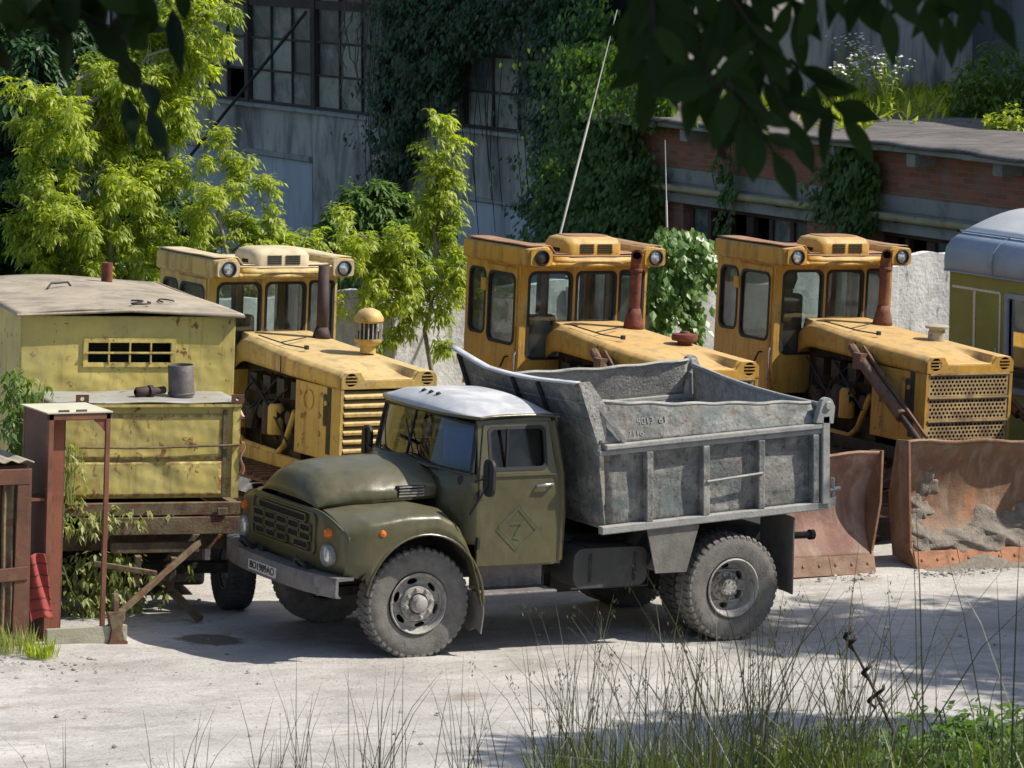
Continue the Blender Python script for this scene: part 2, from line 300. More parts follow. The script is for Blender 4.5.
def pane_mat():
    m = bpy.data.materials.new('grimy_factory_pane'); m.use_nodes = True; t = m.node_tree; L = t.links.new; P = t.nodes['Principled BSDF']
    g = N(t, 'ShaderNodeNewGeometry'); tc = N(t, 'ShaderNodeTexCoord'); nz = N(t, 'ShaderNodeTexNoise', Scale=3.5, Detail=8., Roughness=.7); L(tc.outputs['Object'], nz.inputs['Vector'])
    ad = N(t, 'ShaderNodeMath', operation='MULTIPLY_ADD'); L(g.outputs['Random Per Island'], ad.inputs[0]); ad.inputs[1].default_value = .55; L(nz.outputs['Fac'], ad.inputs[2])
    cr = N(t, 'ShaderNodeValToRGB'); L(ad.outputs[0], cr.inputs[0]); e = cr.color_ramp.elements
    e[0].position = .45; e[0].color = (.018, .025, .03, 1); e[1].position = 1.05; e[1].color = (.26, .28, .26, 1)
    q = cr.color_ramp.elements.new(.78); q.color = (.08, .10, .11, 1)
    L(cr.outputs[0], P.inputs['Base Color']); P.inputs['Roughness'].default_value = .35; return m
M['pane'] = pane_mat()
def leaf_mat(name, a, b, trans=.45, rough=.5):
    m = bpy.data.materials.new(name); m.use_nodes = True; t = m.node_tree; L = t.links.new; P = t.nodes['Principled BSDF']; out = t.nodes['Material Output']
    g = N(t, 'ShaderNodeNewGeometry'); tc = N(t, 'ShaderNodeTexCoord'); nz = N(t, 'ShaderNodeTexNoise', Scale=1.3, Detail=4.); L(tc.outputs['Object'], nz.inputs['Vector'])
    s1 = N(t, 'ShaderNodeMath', operation='MULTIPLY_ADD'); L(g.outputs['Random Per Island'], s1.inputs[0]); s1.inputs[1].default_value = .7; L(nz.outputs['Fac'], s1.inputs[2])
    r = N(t, 'ShaderNodeMapRange'); L(s1.outputs[0], r.inputs[0]); r.inputs[1].default_value = .35; r.inputs[2].default_value = 1.25
    mx = N(t, 'ShaderNodeMix', data_type='RGBA'); L(r.outputs[0], mx.inputs[0]); mx.inputs[6].default_value = (*a, 1); mx.inputs[7].default_value = (*b, 1)
    L(mx.outputs[2], P.inputs['Base Color']); P.inputs['Roughness'].default_value = rough
    tl = N(t, 'ShaderNodeBsdfTranslucent'); gm = N(t, 'ShaderNodeMix', data_type='RGBA', blend_type='MULTIPLY'); gm.inputs[0].default_value = 1.; L(mx.outputs[2], gm.inputs[6]); gm.inputs[7].default_value = (1.6, 1.7, .6, 1); gm.clamp_result = False
    L(gm.outputs[2], tl.inputs[0]); ms = N(t, 'ShaderNodeMixShader'); ms.inputs[0].default_value = trans; L(P.outputs[0], ms.inputs[1]); L(tl.outputs[0], ms.inputs[2]); L(ms.outputs[0], out.inputs[0]); return m
M['leafY'] = leaf_mat('bright_maple_leaves', (.13, .21, .024), (.50, .54, .07), .5)
M['leafG'] = leaf_mat('mid_green_leaves', (.055, .12, .02), (.14, .23, .045), .4)
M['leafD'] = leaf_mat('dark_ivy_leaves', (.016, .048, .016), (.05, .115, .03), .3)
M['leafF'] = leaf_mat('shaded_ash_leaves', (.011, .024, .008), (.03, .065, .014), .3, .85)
M['leafW'] = leaf_mat('grey_weed_leaves', (.20, .24, .07), (.38, .40, .16), .35)
M['vine'] = leaf_mat('vine_leaves', (.07, .15, .035), (.19, .30, .09), .35, .35)
M['grass'] = leaf_mat('grass_blades', (.045, .075, .018), (.15, .19, .05), .35)
M['stalk'] = leaf_mat('dry_grass_stalks', (.045, .055, .032), (.13, .125, .08), .25)
M['flower'] = mat('white_petals', (.8, .8, .76), .8)

def ground_mat():
    m = bpy.data.materials.new('dusty_yard'); m.use_nodes = True; t = m.node_tree; L = t.links.new; P = t.nodes['Principled BSDF']; P.inputs['Roughness'].default_value = .95; P.inputs['Specular IOR Level'].default_value = .2
    tc = N(t, 'ShaderNodeTexCoord'); sp = N(t, 'ShaderNodeSeparateXYZ'); L(tc.outputs['Object'], sp.inputs[0])
    def noise(sc, d=8, rg=.6, loc=0):
        mp = N(t, 'ShaderNodeMapping'); L(tc.outputs['Object'], mp.inputs[0]); mp.inputs['Scale'].default_value = sc; mp.inputs['Location'].default_value = (loc, loc, 0)
        n = N(t, 'ShaderNodeTexNoise', Scale=1., Detail=d, Roughness=rg); L(mp.outputs[0], n.inputs['Vector']); return n.outputs['Fac']
    def rg(x, lo, hi, a=0., b=1.):
        r = N(t, 'ShaderNodeMapRange'); L(x, r.inputs[0])
        for i, v in enumerate((lo, hi, a, b)): r.inputs[i+1].default_value = v
        return r.outputs[0]
    def mix(f, a, b):
        x = N(t, 'ShaderNodeMix', data_type='RGBA')
        L(f, x.inputs[0])
        for s_, v in ((x.inputs[6], a), (x.inputs[7], b)):
            if isinstance(v, tuple): s_.default_value = (*v, 1)
            else: L(v, s_)
        return x.outputs[2]
    c = mix(rg(noise((.5, .9, .5)), .35, .65), (.38, .365, .345), (.57, .55, .52))
    c = mix(rg(noise((.6, 7., 1.), 6, .6, 3), .50, .68, 0, .5), c, (.33, .315, .295))       # wheel tracks run along the yard
    c = mix(rg(noise((14, 14, 14), 6, .7, 9), .56, .66, 0, .6), c, (.24, .23, .215))
    c = mix(rg(noise((1.6, 1.6, 1.6), 8, .7, 33), .52, .62, 0, .45), c, (.27, .255, .235))
    c = mix(rg(noise((45, 45, 45), 3, .7, 5), .60, .68, 0, .8), c, (.17, .16, .15))
    c = mix(rg(noise((1.1, 2.4, 1.), 7, .6, 21), .60, .70, 0, .6), c, (.27, .20, .14))
    # oil stain by the front wheel
    st = ground(212, 640)
    vd = N(t, 'ShaderNodeVectorMath', operation='SUBTRACT'); L(tc.outputs['Object'], vd.inputs[0]); vd.inputs[1].default_value = tuple(st)
    vs = N(t, 'ShaderNodeVectorMath', operation='MULTIPLY'); L(vd.outputs[0], vs.inputs[0]); vs.inputs[1].default_value = (2.6, 2.6, 0)
    ln = N(t, 'ShaderNodeVectorMath', operation='LENGTH'); L(vs.outputs[0], ln.inputs[0])
    ad = N(t, 'ShaderNodeMath', operation='MULTIPLY_ADD'); L(noise((4, 4, 4), 5), ad.inputs[0]); ad.inputs[1].default_value = 1.3; L(ln.outputs['Value'], ad.inputs[2])
    c = mix(rg(ad.outputs[0], 1.25, 1.5, .85, 0), c, (.12, .095, .07))
    # soil and litter on the bank
    vv = N(t, 'ShaderNodeVectorMath', operation='DOT_PRODUCT'); L(tc.outputs['Object'], vv.inputs[0]); vv.inputs[1].default_value = (sin(YAW), cos(YAW), 0)
    D0 = CAM[0]*sin(YAW)+CAM[1]*cos(YAW)
    a2 = N(t, 'ShaderNodeMath', operation='MULTIPLY_ADD'); L(noise((.9, .9, .9), 6), a2.inputs[0]); a2.inputs[1].default_value = 3.; L(vv.outputs['Value'], a2.inputs[2])
    c = mix(rg(a2.outputs[0], D0+25.5, D0+27.0, 1, 0), c, (.085, .075, .05))
    # weeds and earth behind the fence
    c = mix(rg(sp.outputs[1], 8.4, 8.6), c, (.06, .07, .035))
    L(c, P.inputs['Base Color'])
    h = N(t, 'ShaderNodeMath', operation='MULTIPLY_ADD'); L(noise((30, 30, 30), 6, .7), h.inputs[0]); h.inputs[1].default_value = .5; L(noise((3, 6, 3), 5, .6, 4), h.inputs[2])
    b = N(t, 'ShaderNodeBump', Strength=.7, Distance=.05); L(h.outputs[0], b.inputs['Height']); L(b.outputs[0], P.inputs['Normal'])
    return m

# ------------------------------------------------------------ ground
def axis(lo, hi, a, b, fine, coarse):
    return np.concatenate([np.arange(lo, a, coarse), np.arange(a, b, fine), np.arange(b, hi+coarse, coarse)])
gx = axis(-320, 400, -18, 20, .3, 20.); gy = axis(-200, 420, -32, 14, .3, 20.)
GX, GY = np.meshgrid(gx, gy, indexing='ij'); GZ = gz(GX, GY)
GZ = GZ + .018*np.sin(GX*1.7+GY*.6)*np.sin(GY*2.3-GX*.4) + .012*np.sin(GX*4.1+1)*np.sin(GY*3.7)
V = np.stack([GX, GY, GZ], -1).reshape(-1, 3); n2 = len(gy); ii, jj = np.meshgrid(np.arange(len(gx)-1), np.arange(n2-1), indexing='ij'); a = (ii*n2+jj).ravel()
F = np.stack([a, a+n2, a+n2+1, a+1], -1)
def np_mesh(name, V, F, m, parent=None, smooth=False):
    me = bpy.data.meshes.new(name); k = F.shape[1]
    me.vertices.add(len(V)); me.vertices.foreach_set('co', V.astype(np.float32).ravel())
    me.loops.add(F.size); me.loops.foreach_set('vertex_index', F.astype(np.int32).ravel())
    me.polygons.add(len(F)); me.polygons.foreach_set('loop_start', np.arange(0, F.size, k, dtype=np.int32)); me.polygons.foreach_set('loop_total', np.full(len(F), k, dtype=np.int32))
    me.polygons.foreach_set('use_smooth', [smooth]*len(F)); me.update(); me.validate(); me.materials.append(m)
    o = bpy.data.objects.new(name, me); COL.objects.link(o)
    if parent: o.parent = parent
    return o
tag(np_mesh('ground', V, F, ground_mat(), smooth=True), kind='structure')

# ------------------------------------------------------------ leaves
def leaf_quads(P, D, Nn, Lg, Wd, bend=.25):
    """kite leaves: P base, D direction, Nn normal"""
    D = D/np.linalg.norm(D, axis=1, keepdims=True); Sd = np.cross(D, Nn); Sd /= np.linalg.norm(Sd, axis=1, keepdims=True)+1e-9; Nn = np.cross(Sd, D)
    L = Lg[:, None]; W = Wd[:, None]; mid = P+D*L*.42-Nn*L*.06
    v = np.stack([P, mid+Sd*W/2, P+D*L-np.array([0, 0, 1.])*L*bend, mid-Sd*W/2], 1).reshape(-1, 3)
    return v, np.arange(len(v)).reshape(-1, 4)
def unit(n): v = rng.normal(size=(n, 3)); return v/np.linalg.norm(v, axis=1, keepdims=True)
def compound(Q, O, leaf, nleaf=5, rach=.16, droop=.9, wr=.38):
    """pendant compound leaves on points Q with outward directions O"""
    n = len(Q); r = O+np.array([0, 0, -.25]); r /= np.linalg.norm(r, axis=1, keepdims=True)
    sd = np.cross(r, [0, 0, 1.]); sd /= np.linalg.norm(sd, axis=1, keepdims=True)+1e-6
    Ps, Ds, Ns, Ls, Ws = [], [], [], [], []
    for k in range(nleaf):
        if k == 0: t, sg = 1., 0.
        else: t = 1-.32*((k+1)//2); sg = 1. if k % 2 else -1.
        P = Q+r*rach*t+np.array([0, 0, -.25])*rach*t*t
        D = r*.7+sd*sg*.9+np.array([0, 0, -droop])+unit(n)*.35; Nn = unit(n)*.5+np.array([0, 0, 1.])+O*.6
        l = leaf*rng.uniform(.65, 1.2, n); Ps.append(P); Ds.append(D); Ns.append(Nn); Ls.append(l); Ws.append(l*wr*rng.uniform(.8, 1.2, n))
    return leaf_quads(np.concatenate(Ps), np.concatenate(Ds), np.concatenate(Ns), np.concatenate(Ls), np.concatenate(Ws))
def curve(p, q, n=7, sag=.0, wob=.05):
    p = np.array(p, float); q = np.array(q, float); t = np.linspace(0, 1, n)[:, None]
    c = p+(q-p)*t; ln = np.linalg.norm(q-p); c[1:-1] += rng.normal(size=(n-2, 3))*wob*ln/2; c[:, 2] += sag*ln*4*(t[:, 0]*(1-t[:, 0])); return c
def make_tree(name, base, fork, shoots, leafm, barkm, leaf=.09, dens=260, rl=.32, r0=.06, lab='', cat='tree', group=None, sag=.0, start=.2, twig=True):
    """trunk from base to fork, one limb to the tip of every shoot, leaves along the outer part of each limb"""
    root = empty(name, tuple(base), tilt=False, label=lab, cat=cat, group=group); B = np.array(base, float)
    tb = MB(); tb.tube(curve(base-B, np.array(fork)-B, 6), [r0*(1-.4*i/5) for i in range(6)], 8)
    Qs, Os = [], []
    lb = MB()
    for s_ in shoots:
        tip = np.array(s_[0], float); rad = s_[1] if len(s_) > 1 else rl; org = np.array(s_[2], float) if len(s_) > 2 else np.array(fork, float)
        c = curve(org, tip, 9, sag, .04); ln = np.linalg.norm(tip-org)
        lb.tube(c-B, [max(.006, min(r0*.6, .012*ln)*(1-.8*i/8)) for i in range(9)], 5)
        n = max(6, int(dens*ln*rad/.32)); nt_ = max(6, int(ln*8)); twt = start+(1-start)*rng.random(nt_)**.85; ax_ = (tip-org)/ln
        tw = unit(nt_); tw -= ax_*(tw@ax_)[:, None]*.8; tw += ax_*.55; tw[:, 2] += .12; tw /= np.linalg.norm(tw, axis=1, keepdims=True)
        tl = rad*(1.5-1.05*twt**2)*rng.uniform(.6, 1.15, nt_); k0 = np.clip((twt*8).astype(int), 0, 7); tc_ = c[k0]+(c[k0+1]-c[k0])*(twt*8-k0)[:, None]
        which = rng.choice(nt_, n, p=tl/tl.sum()); sp_ = rng.random(n)**.6
        pos = tc_[which]+tw[which]*(tl[which]*sp_)[:, None]+rng.normal(size=(n, 3))*.035; pos[:, 2] -= .22*tl[which]*sp_**2
        dr = tw[which]*.7+unit(n)*.8; dr /= np.linalg.norm(dr, axis=1, keepdims=True)
        Qs.append(pos); Os.append(dr)
        if twig:
            for j in range(nt_): e_ = tc_[j]+tw[j]*tl[j]; e_[2] -= .22*tl[j]; lb.tube([tc_[j]-B, tc_[j]+tw[j]*tl[j]*.5-np.array([0, 0, .05*tl[j]])-B, e_-B], [.006, .005, .003], 3, False)
    Q = np.concatenate(Qs); O = np.concatenate(Os); v, f = compound(Q, O, leaf, 5, leaf*1.4, .55)
    tr = tb.build('trunk', barkm, root, smooth=60); lb.build('limbs', barkm, root, smooth=60)
    np_mesh('crown', v-B, f, leafm, root); return root
def sheet_leaves(name, pts, nrm, leaf, m, lab, cat='climbing plant', group=None, stems=None, base=None, wr=.8, droop=1.2):
    """climber: leaves lying on a wall, facing out along nrm"""
    B = np.array(base if base is not None else pts.mean(0)); n = len(pts); root = empty(name, tuple(B), tilt=False, label=lab, cat=cat, group=group)
    nr = np.array(nrm, float); D = unit(n)*.8+np.array([0, 0, -droop])+nr*.35; Nn = unit(n)*.45+nr+np.array([0, 0, .5]); l = leaf*rng.uniform(.6, 1.25, n)
    v, f = leaf_quads(pts, D, Nn, l, l*wr*rng.uniform(.8, 1.1, n), .1); np_mesh('foliage', v-B, f, m, root)
    if stems:
        sb = MB()
        for s_ in stems: sb.tube([np.array(p)-B for p in s_], .008, 4, False)
        sb.build('stem', M['barkd'], root)
    return root

# ------------------------------------------------------------ factory hall behind
hall = empty('factory_hall', (16.3, 40, -1), tilt=False, label='tall grey factory hall with a long band of grimy steel windows, partly overgrown by ivy', cat='building')
def H(): m = MB(); m.T = Matrix.Translation((-16.3, -40, 1)); return m
Z0, ZW, PW = 2.65, .65, .95
m = H(); m.box((16.3, 22.6, -1.5), (17, 62, Z0)); m.box((16.3, 22.6, 9.2), (17, 62, 10.4)); m.box((17.6, 22.6, -1.5), (24, 62, 10.4))
m.build('wall', M['conc'], hall); m = H(); m.box((16.24, 27.9, -1.5), (16.298, 33.7, Z0-.08)); m.build('pier', M['conc'], hall)
m = H(); m.box((16.20, 33.8, 1.62), (16.3, 45, 1.72)); m.box((16.22, 22.7, 1.35), (16.3, 27.8, 1.42)); m.box((16.18, 22.6, Z0-.07), (16.3, 62, Z0-.004)); m.build('ledge', M['ledge'], hall, bevel=.01)
m = H(); m.box((16.27, 33.8, -1.4), (16.298, 50, 1.60)); m.box((16.27, 22.7, -1.4), (16.298, 27.8, 1.33)); m.build('lower_panel', M['concwash'], hall)
post = [33.9+3.05*k for k in range(-3, 9)]
for i, y in enumerate(post[:-1]):
    fr = H(); pn = H()
    y1 = post[i+1]; fr.box((16.34, y-.09, Z0), (16.52, y+.09, 9.2))
    zs = [Z0+.03]; tr = []
    for b in range(3):
        z0 = Z0+.03+b*(3*ZW+.17)
        for c in range(1, 4): tr.append((z0+c*ZW, .022 if c < 3 else .0))
        fr.box((16.37, y+.09, z0+3*ZW), (16.50, y1-.09, z0+3*ZW+.17))
        for c in (1, 2): fr.box((16.40, y+.09, z0+c*ZW-.022), (16.46, y1-.09, z0+c*ZW+.022))
        for r in range(3):
            for c in range(3):
                ya = y+.1+r*PW+.0; yb = ya+PW-.05
                if rng.random() < .09: continue
                q = [(16.43+rng.uniform(-.012, .012), yy, zz) for yy, zz in ((ya, z0+c*ZW), (yb, z0+c*ZW), (yb, z0+(c+1)*ZW), (ya, z0+(c+1)*ZW))]
                pn.add(q, [(0, 1, 2, 3)])
    for r in (1, 2): fr.box((16.39, y+.1+r*PW-.045, Z0), (16.47, y+.1+r*PW-.005, 9.1))
    fr.box((16.36, y, Z0), (16.5, y1, Z0+.06))
    wo = fr.build('window', M['winf'], hall); pn.build('panes', M['pane'], wo)
m = H(); m.box((17.3, 22.7, Z0), (17.35, 62, 9.2)); m.build('interior', M['black'], hall)

# diagonal strut and lamp on the hall
st = MB(); p = atx(191, 155, 16.1); q = atx(306, 12, 15.9); st.tube([(0, 0, 0), tuple(q-p)], .035, 6); o = st.build('diagonal_strut', M['winf']); o.location = p
tag(o, 'thin dark diagonal rod leaning across the factory window left of the ivy', 'rod')
lp = empty('wall_lamp', tuple(atx(171, 120, 15.9)), tilt=False, label='small white lamp on an arm on the factory wall beside the left tree', cat='lamp')
m = MB(); m.lathe([(.0, .14), (.07, .12), (.09, 0), (.06, -.16), (.0, -.18)], (0, 0, 0), (0, 0, 1), 12); m.build('shade', M['white'], lp, smooth=40)
m = MB(); m.tube([(0, 0, .14), (.1, 0, .3), (.4, 0, .3)], .02, 6); m.build('arm', M['winf'], lp)

# ------------------------------------------------------------ brick annex
ann = empty('brick_building', (16, 10, -1), tilt=False, label='low red brick building with a flat tarred roof overgrown with weeds', cat='building')
def A(): m = MB(); m.T = Matrix.Translation((-16, -10, 1)); return m
m = A()
ops = [(16.15, 19.7), (9.6, 14.3), (3., 8.)]
m.box((16, -6, 2.44), (16.4, 22.5, 3.1)); m.box((16.02, -6, -1.5), (16.4, 22.5, -.1))
ys = [-6]+[v for o_ in sorted(ops) for v in o_]+[22.5]
for k in range(0, len(ys), 2): m.box((16.005, ys[k], -.1), (16.4, ys[k+1], 1.9))
m.build('wall', M['brick'], ann)
m = A(); m.box((15.985, -6, 2.2), (16.35, 22.5, 2.438)); m.build('concrete_band', M['ledge'], ann, bevel=.01)
m = A(); m.box((15.93, -6, 1.885), (16.35, 22.5, 2.05)); m.box((16.0, -6, 2.05), (16.3, 22.5, 2.2)); m.build('lintel', M['ledge'], ann, bevel=.01)
m = A(); m.tube([(15.84, -6, 2.13), (15.84, 8, 2.13), (15.85, 14, 2.125), (15.84, 22.2, 2.13)], .062, 10); m.build('pipe', M['pipe'], ann, smooth=60)
for k in range(18): m = A(); m.box((15.815, -5+k*1.55, 2.05), (16.0, -4.96+k*1.55, 2.075)); m.build('pipe_bracket', M['winf'], ann)
# roof slab with a broken edge and brackets
m = A()
y = -6.
while y < 22.4:
    l = rng.uniform(1.0, 1.7); e = 15.50+rng.uniform(-.04, .10); m.box((e, y, 3.12+rng.uniform(-.01, .015)), (27, min(22.5, y+l)-.012, 3.22)); y += l
m.build('roof_slab', M['ledge'], ann, bevel=.015)
for k in range(14): m = A(); m.box((15.62, -5.6+k*2.05, 2.93), (16.0, -5.38+k*2.05, 3.118)); m.build('eave_bracket', M['ledge'], ann, bevel=.012)
m = A()
def roof(u, v):
    x = 15.44+u**1.3*11.5; yy = -6+28.5*v
    e = .03*sin(yy*5.3)*sin(yy*1.9+1)+.02*sin(yy*13) if u < .02 else 0
    return (x+e, yy, 3.235+.018*sin(x*2.1+yy)+.012*sin(yy*3.1-x)+(.02 if u > 0 else -.02))
m.grid(roof, 44, 120); m.build('roof_felt', M['tar'], ann, smooth=50, solid=.02)
for (ya, yb) in ops:
    wf = A(); pn = A(); n = max(2, int(round((yb-ya)/.62)))
    wf.box((16.14, ya, 1.80), (16.22, yb, 1.884)); wf.box((16.14, ya, .2), (16.22, yb, .28)); wf.box((16.14, ya, 1.22), (16.2, yb, 1.28))
    for k in range(n+1): y = ya+(yb-ya)*k/n; wf.box((16.13, y-(.05 if k % 3 else .10), -.09), (16.23, y+(.05 if k % 3 else .10), 1.79))
    for k in range(n):
        for (za, zb) in ((.28, 1.22), (1.28, 1.8)):
            if rng.random() < .45: continue
            y = ya+(yb-ya)*k/n; y2 = ya+(yb-ya)*(k+1)/n; pn.add([(16.17, y, za), (16.17, y2, za), (16.17, y2, zb), (16.17, y, zb)], [(0, 1, 2, 3)])
    wo = wf.build('window', M['winw'], ann); pn.build('panes', M['pane'], wo)
m = A(); m.box((17.6, -6, -1.5), (17.7, 22.4, 3.1)); m.build('interior', M['black'], ann)
bw = empty('background_wall', (25.5, 10, 3), tilt=False, label='pale grey rendered wall standing behind the weedy brick building roof', cat='wall')
m = MB(); m.box((0, -36, -4), (.5, 30, 8)); m.build('wall', M['concwash'], bw); m = MB(); m.box((-.12, -36, 3.4), (-.005, 30, 3.62)); m.build('cornice', M['ledge'], bw)

# ------------------------------------------------------------ yard wall
fe = empty('yard_wall', (4, 8.5, -.3), tilt=False, label='whitewashed concrete slab wall behind the bulldozers', cat='wall')
m = MB(); x = -12.
while x < 15.6:
    l = min(2.4, 15.8-x); t = 2.47+rng.uniform(-.03, .03)
    def sl_(u, v, x=x, l=l, t=t): return (x-4+l*u, .012*sin(7*u*l+3*v), -1.2+(t+1.2+.02*sin(u*9+x)+.012*sin(u*31+x))*v)
    m.grid(sl_, 30, 24); m.grid(lambda u, v: (x-4+l*u, .16*v+.012*sin(7*u*l+3)*(1-v), t+.02*sin(u*9+x)+.012*sin(u*31+x)), 30, 1)
    m.box((x-4, .02, -1.2), (x-4+l, .16, t-.04)); x += l+.006
m.build('slabs', M['fence'], fe, smooth=45)
for k in range(12): m = MB(); m.box((-16+k*2.406-.09, -.07, -1.2), (-16+k*2.406+.09, -.016, 2.38)); m.build('pilaster', M['fence'], fe, bevel=.01)

# ------------------------------------------------------------ works trailer on the right
tr = empty('works_trailer', (11, 5.8, -.52), 0, tilt=False, label='green works trailer with a rounded pale blue roof on the right edge', cat='trailer')
X1, L_, zb, ze = 2.4, 4.9, .75, 2.87
m = MB(); m.panel([rect(-L_, zb, 0, ze), grow(rr(-3.5, 1.55, -1.18, 2.62, .03), 0)], YZ(0), .04)
m.box((.045, -.04, zb), (X1, 0, ze)); m.box((.045, -L_, zb), (X1, -L_+.04, ze)); m.box((X1, -L_, zb), (X1+.04, 0, ze)); m.box((.05, -L_+.05, zb), (X1-.01, -.05, zb+.06))
m.build('body', M['tgreen'], tr)
m = MB()
prof = [(-.05, ze-.02), (-.055, ze+.12), (-.03, ze+.26), (.06, ze+.36), (.22, ze+.43)]
m.grid(lambda u, v: (prof[int(round(v*4))][0]+ .0, .04-u*(L_+.08), prof[int(round(v*4))][1]), 1, 4)
m.grid(lambda u, v: (X1+.04-prof[int(round(v*4))][0], .04-u*(L_+.08), prof[int(round(v*4))][1]), 1, 4, True)
for yy in (.041, -L_-.041):
    pts = prof+[(X1+.04-a_, b_) for a_, b_ in prof[::-1]]; m.add([(a_, yy, b_) for a_, b_ in pts], [tuple(range(len(pts)))])
m.build('roof_edge', M['tblue'], tr, smooth=60, solid=.01)
m = MB(); m.grid(lambda u, v: (.225+(X1-.41)*v, .05-u*(L_+.1), ze+.435+.24*sin(pi*v)), 1, 14); m.build('roof', M['twhite'], tr, smooth=60, solid=.012)
m = MB(); m.tube([(.2, .06, ze+.445), (.2, -L_-.06, ze+.445)], .012, 6); m.tube([(-.055, .04, ze-.02), (-.055, -L_-.04, ze-.02)], .012, 6); m.build('roof_bead', M['tblue'], tr, smooth=60)
for yy in (-.9, -2.2, -3.6): m = MB(); m.tube([(-.058, yy, ze+.0), (-.062, yy, ze+.13), (-.036, yy, ze+.27), (.06, yy, ze+.367), (.22, yy, ze+.437)], .008, 5); m.build('roof_seam', M['tblue'], tr, smooth=60)
def strip(m, y0, z0, y1, z1, w_=.022, x=-.004):
    if abs(y1-y0) > abs(z1-z0): m.add([(x, y0, z0-w_/2), (x, y1, z1-w_/2), (x, y1, z1+w_/2), (x, y0, z0+w_/2)], [(0, 1, 2, 3)])
    else: m.add([(x, y0-w_/2, z0), (x, y0+w_/2, z0), (x, y1+w_/2, z1), (x, y1-w_/2, z1)], [(0, 1, 2, 3)])
m = MB(); strip(m, -.06, 2.66, -1.0, 2.66, .03); strip(m, -.5, 2.64, -.5, 1.86, .045); strip(m, -1.0, 2.65, -1.0, 1.95, .032); strip(m, -.5, 1.88, -1.0, 1.87, .045, -.006); strip(m, -.06, 1.9, -.48, 1.9, .012); strip(m, -.93, 2.0, -.93, 1.86, .022, -.006)
m.build('painted_outline', M['wpaint'], tr)
m = MB(); m.panel([grow(rr(-3.5, 1.55, -1.18, 2.62, .03), .06), rr(-3.5, 1.55, -1.18, 2.62, .03)], YZ(-.03), .06); wf = m.build('window', M['tblue'], tr)
m = MB(); m.add([(.02, -3.5, 1.55), (.02, -1.18, 1.55), (.02, -1.18, 2.62), (.02, -3.5, 2.62)], [(0, 1, 2, 3)]); m.build('pane', M['cabglass'], wf)
m = MB(); m.box((.06, -.06, .6), (.2, -L_+.06, .74)); m.box((X1-.2, -.06, .6), (X1-.06, -L_+.06, .74)); m.build('chassis', M['chas'], tr)
for yy in (-1.1, -3.9):
    for xx in (.12, X1-.3):
        m = MB(); m.lathe([(.16, -.1), (.34, -.1), (.38, -.06), (.38, .06), (.34, .1), (.16, .1)], (xx+.1, yy, .38), (1, 0, 0), 28, True); wh = m.build('wheel', M['tyred'], tr, smooth=40)
        m = MB(); m.lathe([(0, -.03), (.17, -.03), (.17, .09), (0, .02)], (xx+.1, yy, .38), (1, 0, 0), 20); m.build('rim', M['rim'], wh, smooth=40)
# orange tarpaulin heap between trailer and blade
tp = atx(1012, 408, 10.95); m = MB()
m.grid(lambda u, v: (-.30*sin(pi*u)*(1+.25*sin(9*v*pi+u*5)), -1.0+1.3*v, .75*(1-abs(2*u-1)**1.6)*(.6+.4*sin(pi*v))+.05*sin(v*17+u*6)), 14, 30)
o = m.build('orange_tarp', M['orangebox'], smooth=70); o.location = (10.95, tp[1]+.2, -.5); tag(o, 'bundle of orange netting heaped against the green trailer', 'netting')
m = MB(); m.T = Matrix.Translation((0, 0, 0))

# ------------------------------------------------------------ wheels
def tyre(m, c, ax, R=.51, W=.26, ri=.275, tread=True, n=56):
    h = W/2; m.lathe([(ri, -h*.7), (ri+.02, -h*.86), (R*.78, -h), (R*.93, -h*.95), (R*.975, -h*.82), (R*.984, 0), (R*.975, h*.82), (R*.93, h*.95), (R*.78, h), (ri+.02, h*.86), (ri, h*.7)], c, ax, n, True)
    if tread:
        a = Vector(ax).normalized(); u = Vector((0, 0, 1)); b = a.cross(u); c = Vector(c)
        for k in range(42):
            for sg in (-1, 1):
                t = 2*pi*(k+(.5 if sg > 0 else 0))/42; e = cos(t)*b+sin(t)*u; f = -sin(t)*b+cos(t)*u
                vs = []
                for rad, hh in ((R*.92, h*.96), (R*.965, h*.965), (R, h*.80), (R, h*.16), (R*.96, h*.16), (R*.90, h*.8)):
                    for s_ in (-.5, .5): vs.append(c+e*rad+a*sg*hh+f*(s_*.046*(1.0 if hh > h*.5 else .75)+(.02 if hh < h*.5 else 0)))
                m.add(vs, [(0,1,3,2),(2,3,5,4),(4,5,7,6),(6,7,9,8),(0,2,4,6,8,10),(1,11,9,7,5,3),(10,11,1,0),(8,9,11,10)])
def annulus_disc(m, c, ax, r_in, r_out, h0, h1, holes, n=60):
    """wheel disc with hand holes cut through"""
    outer = [(r_out*cos(2*pi*k/n), r_out*sin(2*pi*k/n)) for k in range(n)]
    loops = [outer]
    for (a_, rad, la, lr) in holes:
        loops.append([((rad+lr*sin(t))*cos(a_+la*cos(t)), (rad+lr*sin(t))*sin(a_+la*cos(t))) for t in np.linspace(0, 2*pi, 14, endpoint=False)])
    av = Vector(ax).normalized(); u = Vector((0, 0, 1)); b = av.cross(u); c = Vector(c)
    def mp(x, y, t):
        r = sqrt(x*x+y*y); h = h0+(h1-h0)*max(0, min(1, (r_out-r)/(r_out-r_in))); return tuple(c+b*x+u*y+av*(h-t))
    m.panel(loops, mp, .012)
# ------------------------------------------------------------ dump truck (origin under the front axle, nose towards -x)
tk = yard('dump_truck', 0, 0, label='olive green long-nosed dump truck with a dusty grey tipping body parked in front', cat='truck')
G = M['green']
